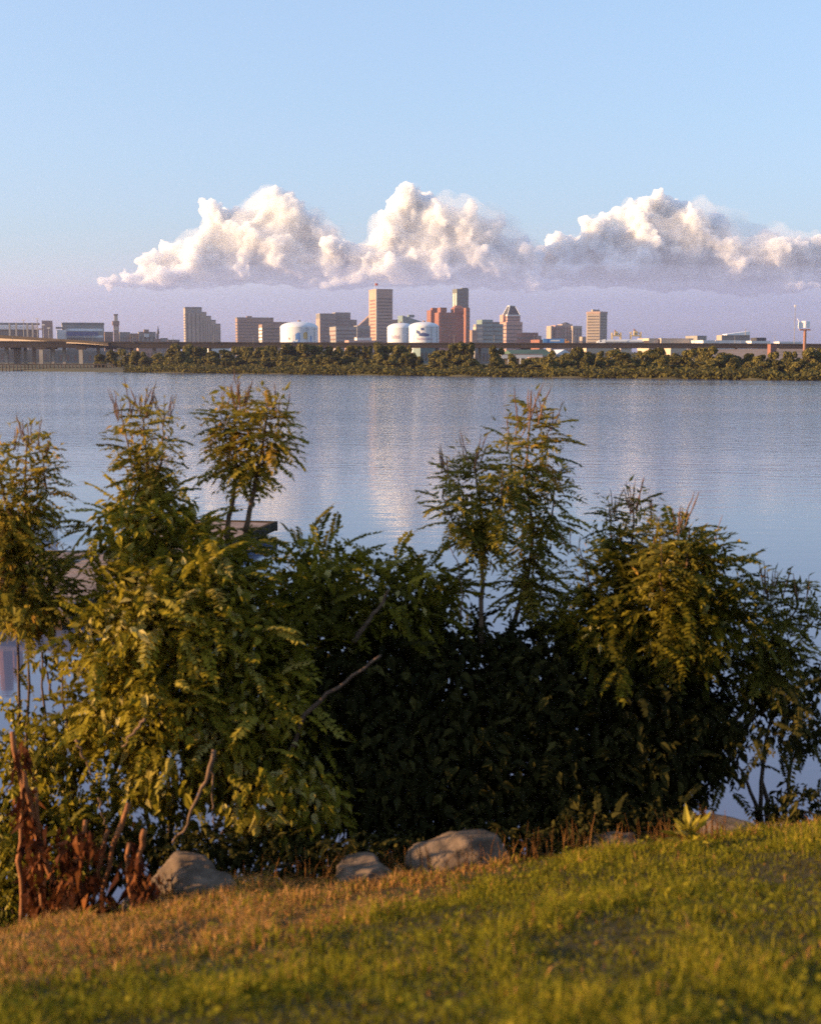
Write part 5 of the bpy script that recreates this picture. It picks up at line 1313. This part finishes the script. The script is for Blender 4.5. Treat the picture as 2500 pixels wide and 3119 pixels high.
def cloud_mesh(puffs, Y, voxel, disp, seed, grow=1.0, depth_j=140, base_py=872):
    s = Y / F
    rng = np.random.default_rng(seed)
    bm = bmesh.new()
    org = at(np.mean([p[0] for p in puffs]), 800, Y)
    for q in puffs:
        px, py, rp = q[:3]; ry = q[3] if len(q) > 3 else rp
        c = at(px, py, Y) - org
        g = grow
        mat_ = Matrix.Translation(Vector((c[0], c[1] + rng.uniform(-depth_j, depth_j), c[2]))) @ Matrix.Diagonal((rp * s * g, min(rp, 2.2 * ry) * s * g, ry * s * g, 1))
        bmesh.ops.create_icosphere(bm, subdivisions=3, radius=1.0, matrix=mat_)
    me = bpy.data.meshes.new('tmp'); bm.to_mesh(me); bm.free()
    o = bpy.data.objects.new('tmp', me); COL.objects.link(o)
    md = o.modifiers.new('r', 'REMESH'); md.mode = 'VOXEL'; md.voxel_size = voxel
    for k, (sc, st, basis) in enumerate(disp):
        tx = bpy.data.textures.new('cl', 'CLOUDS'); tx.noise_scale = sc; tx.noise_depth = 1; tx.noise_type = 'SOFT_NOISE'; tx.noise_basis = basis
        dm = o.modifiers.new('d%d' % k, 'DISPLACE'); dm.texture = tx; dm.texture_coords = 'LOCAL'; dm.strength = -st; dm.mid_level = .42
    md = o.modifiers.new('r2', 'REMESH'); md.mode = 'VOXEL'; md.voxel_size = voxel
    dg = bpy.context.evaluated_depsgraph_get(); dg.update()
    nm = bpy.data.meshes.new_from_object(o.evaluated_get(dg))
    bpy.data.objects.remove(o)
    n = len(nm.vertices); co = np.empty(n * 3, np.float32); nm.vertices.foreach_get('co', co); co = co.reshape(-1, 3)
    zb_ = zat(1250, base_py, Y) - org[2] + 45 * np.sin(co[:, 0] * .0021 + seed) + 25 * np.sin(co[:, 0] * .0057 + co[:, 1] * .004)
    co[:, 2] = np.where(co[:, 2] < zb_, zb_ + (co[:, 2] - zb_) * .5, co[:, 2])          # cumulus have flat bases
    nm.vertices.foreach_set('co', co.reshape(-1)); nm.update()
    return nm, org
D_CORE = ((520, 330, 'VORONOI_F1'), (210, 190, 'VORONOI_F1'), (95, 100, 'VORONOI_F1'), (48, 46, 'VORONOI_F1'))
D_HALO = ((700, 420, 'ORIGINAL_PERLIN'), (260, 260, 'ORIGINAL_PERLIN'), (110, 120, 'ORIGINAL_PERLIN'))
def cloud(label, puffs, mat, Y=CY, voxel=17, disp=D_CORE, seed=0, name='cumulus_cloud', halo=None):
    nm, org = cloud_mesh(puffs, Y, voxel, disp, seed, base_py=872 if halo is not None else 990); nm.name = name
    nm.materials.clear(); nm.materials.append(mat)
    oo = bpy.data.objects.new(name, nm); COL.objects.link(oo); oo.location = tuple(org)
    tag(oo, label, 'cloud', 'cumulus clouds over the city')
    if halo is not None:
        hm, org = cloud_mesh(puffs, Y, voxel * 1.4, D_HALO, seed, 1.16); hm.name = 'wispy_edge'
        hm.materials.clear(); hm.materials.append(halo)
        h = bpy.data.objects.new('wispy_edge', hm); COL.objects.link(h); h.parent = oo
    return oo
MC = cloudmat('cumulus', .030, (.970, .980, 1.0))
MH = cloudmat('cumulus wisps', .0018, (.95, .97, 1.0))
MS = mistmat('thin stratus', .0008, (.46, .55, .80))
cloud('left cumulus cloud, tapering down to the left, with a bright knobbly top', [(820, 630, 62), (765, 655, 55), (880, 650, 60), (700, 665, 48), (640, 648, 28), (670, 705, 60), (930, 705, 78), (760, 735, 90), (850, 760, 110), (600, 750, 55), (530, 780, 55), (455, 805, 52, 40), (610, 820, 75), (395, 838, 42, 24), (740, 825, 90, 56), (900, 810, 100, 66), (1020, 795, 85, 66), (1000, 740, 62), (520, 840, 80, 36), (350, 860, 50, 14), (600, 866, 280, 22), (880, 866, 240, 26)], MC, seed=1, halo=MH)
cloud('center cumulus cloud with the tallest tower of bright puffs', [(1250, 588, 46), (1225, 608, 42), (1290, 608, 46), (1185, 695, 62), (1150, 705, 42), (1255, 675, 72), (1340, 655, 66), (1420, 670, 66), (1490, 700, 66), (1250, 735, 80), (1050, 755, 40, 22), (1010, 748, 30, 16), (1120, 780, 62, 42), (1200, 795, 80), (1310, 775, 90), (1410, 765, 88), (1510, 760, 76), (1090, 830, 62, 40), (1200, 835, 80, 50), (1350, 830, 90, 50), (1500, 815, 90, 52), (1590, 785, 68), (1590, 740, 46), (1200, 868, 240, 24), (1460, 864, 260, 28)], MC, seed=2, Y=CY * .98, halo=MH)
cloud('right cumulus cloud with three bright round heads', [(1970, 618, 44), (1988, 596, 26), (1925, 632, 40), (1880, 645, 36), (1800, 700, 46), (1855, 680, 46), (2030, 650, 60), (2100, 682, 76), (2180, 708, 80), (1950, 715, 90), (2060, 748, 100), (2200, 775, 110, 84), (1860, 755, 80), (1760, 775, 72), (1690, 752, 46), (1650, 795, 72, 50), (2310, 778, 110, 72), (2330, 715, 60, 28), (2430, 778, 110, 72), (2500, 735, 80, 36), (1900, 820, 100, 54), (2060, 830, 110, 54), (1740, 822, 90, 44), (2250, 840, 130, 44), (2450, 848, 130, 44), (2620, 785, 120, 80), (1850, 866, 270, 28), (2200, 874, 320, 34), (2560, 876, 260, 36)], MC, seed=3, Y=CY * 1.02, halo=MH)
D_ST = ((1400, 260, 'ORIGINAL_PERLIN'), (500, 130, 'ORIGINAL_PERLIN'))
cloud('flat lavender cloud base stretching across the right of the horizon', [(1500, 892, 800, 46), (2150, 896, 760, 60), (900, 888, 560, 34), (2500, 905, 560, 52), (2250, 945, 560, 26), (330, 895, 420, 34)], MS, seed=4, Y=CY * 1.3, voxel=80, disp=D_ST, name='stratus_cloud')
cloud('low faint cloud bank on the left horizon', [(-100, 915, 560, 60), (500, 935, 560, 40), (1100, 945, 560, 34), (1700, 960, 640, 30)], mistmat('faint stratus', .0002, (.46, .55, .80)), seed=5, Y=CY * 1.45, voxel=80, disp=D_ST, name='stratus_cloud')
# lavender mist in front of the cumulus bases: nested thin volumes, so it thins out gradually upwards
YM = CY * .8
mv = empty('mist_veil', (0, YM, 0), 'soft veil of lavender mist below the cumulus tops', 'mist'); mv['kind'] = 'stuff'
for k, (pc, ry, dn) in enumerate(((1010, 95, .00014), (1005, 150, .00018), (1000, 195, .00018), (1000, 245, .00010), (1000, 320, .00006))):
    bm = bmesh.new(); c = at(1500, pc, YM)
    bmesh.ops.create_icosphere(bm, subdivisions=5, radius=1.0, matrix=Matrix.Translation(Vector((c[0], k * 40.0, c[2]))) @ Matrix.Diagonal((9500, 1300, ry * mpp(YM), 1)))
    me = bpy.data.meshes.new('mist_layer'); bm.to_mesh(me); bm.free(); me.materials.append(mistmat('mist layer', dn * 1.3, (.52, .63, .90), .1))
    o = bpy.data.objects.new('mist_layer', me); COL.objects.link(o); o.parent = mv

# ------------------------------------------------------------------ haze
mb = MB(); mb.box((0, 4700, 135), (9000, 9560, 276)); hz = mb.build('haze', None if False else M['white'])
m = bpy.data.materials.new('haze air'); m.use_nodes = True; nt = m.node_tree; nt.nodes.clear()
o_ = nt.nodes.new('ShaderNodeOutputMaterial'); pv = nt.nodes.new('ShaderNodeVolumePrincipled')
pv.inputs['Density'].default_value = .00006; pv.inputs['Color'].default_value = (.58, .60, .86, 1); pv.inputs['Anisotropy'].default_value = .2; pv.inputs['Density Attribute'].default_value = ''
nt.links.new(pv.outputs[0], o_.inputs['Volume'])
hz.data.materials.clear(); hz.data.materials.append(m); hz['kind'] = 'stuff'
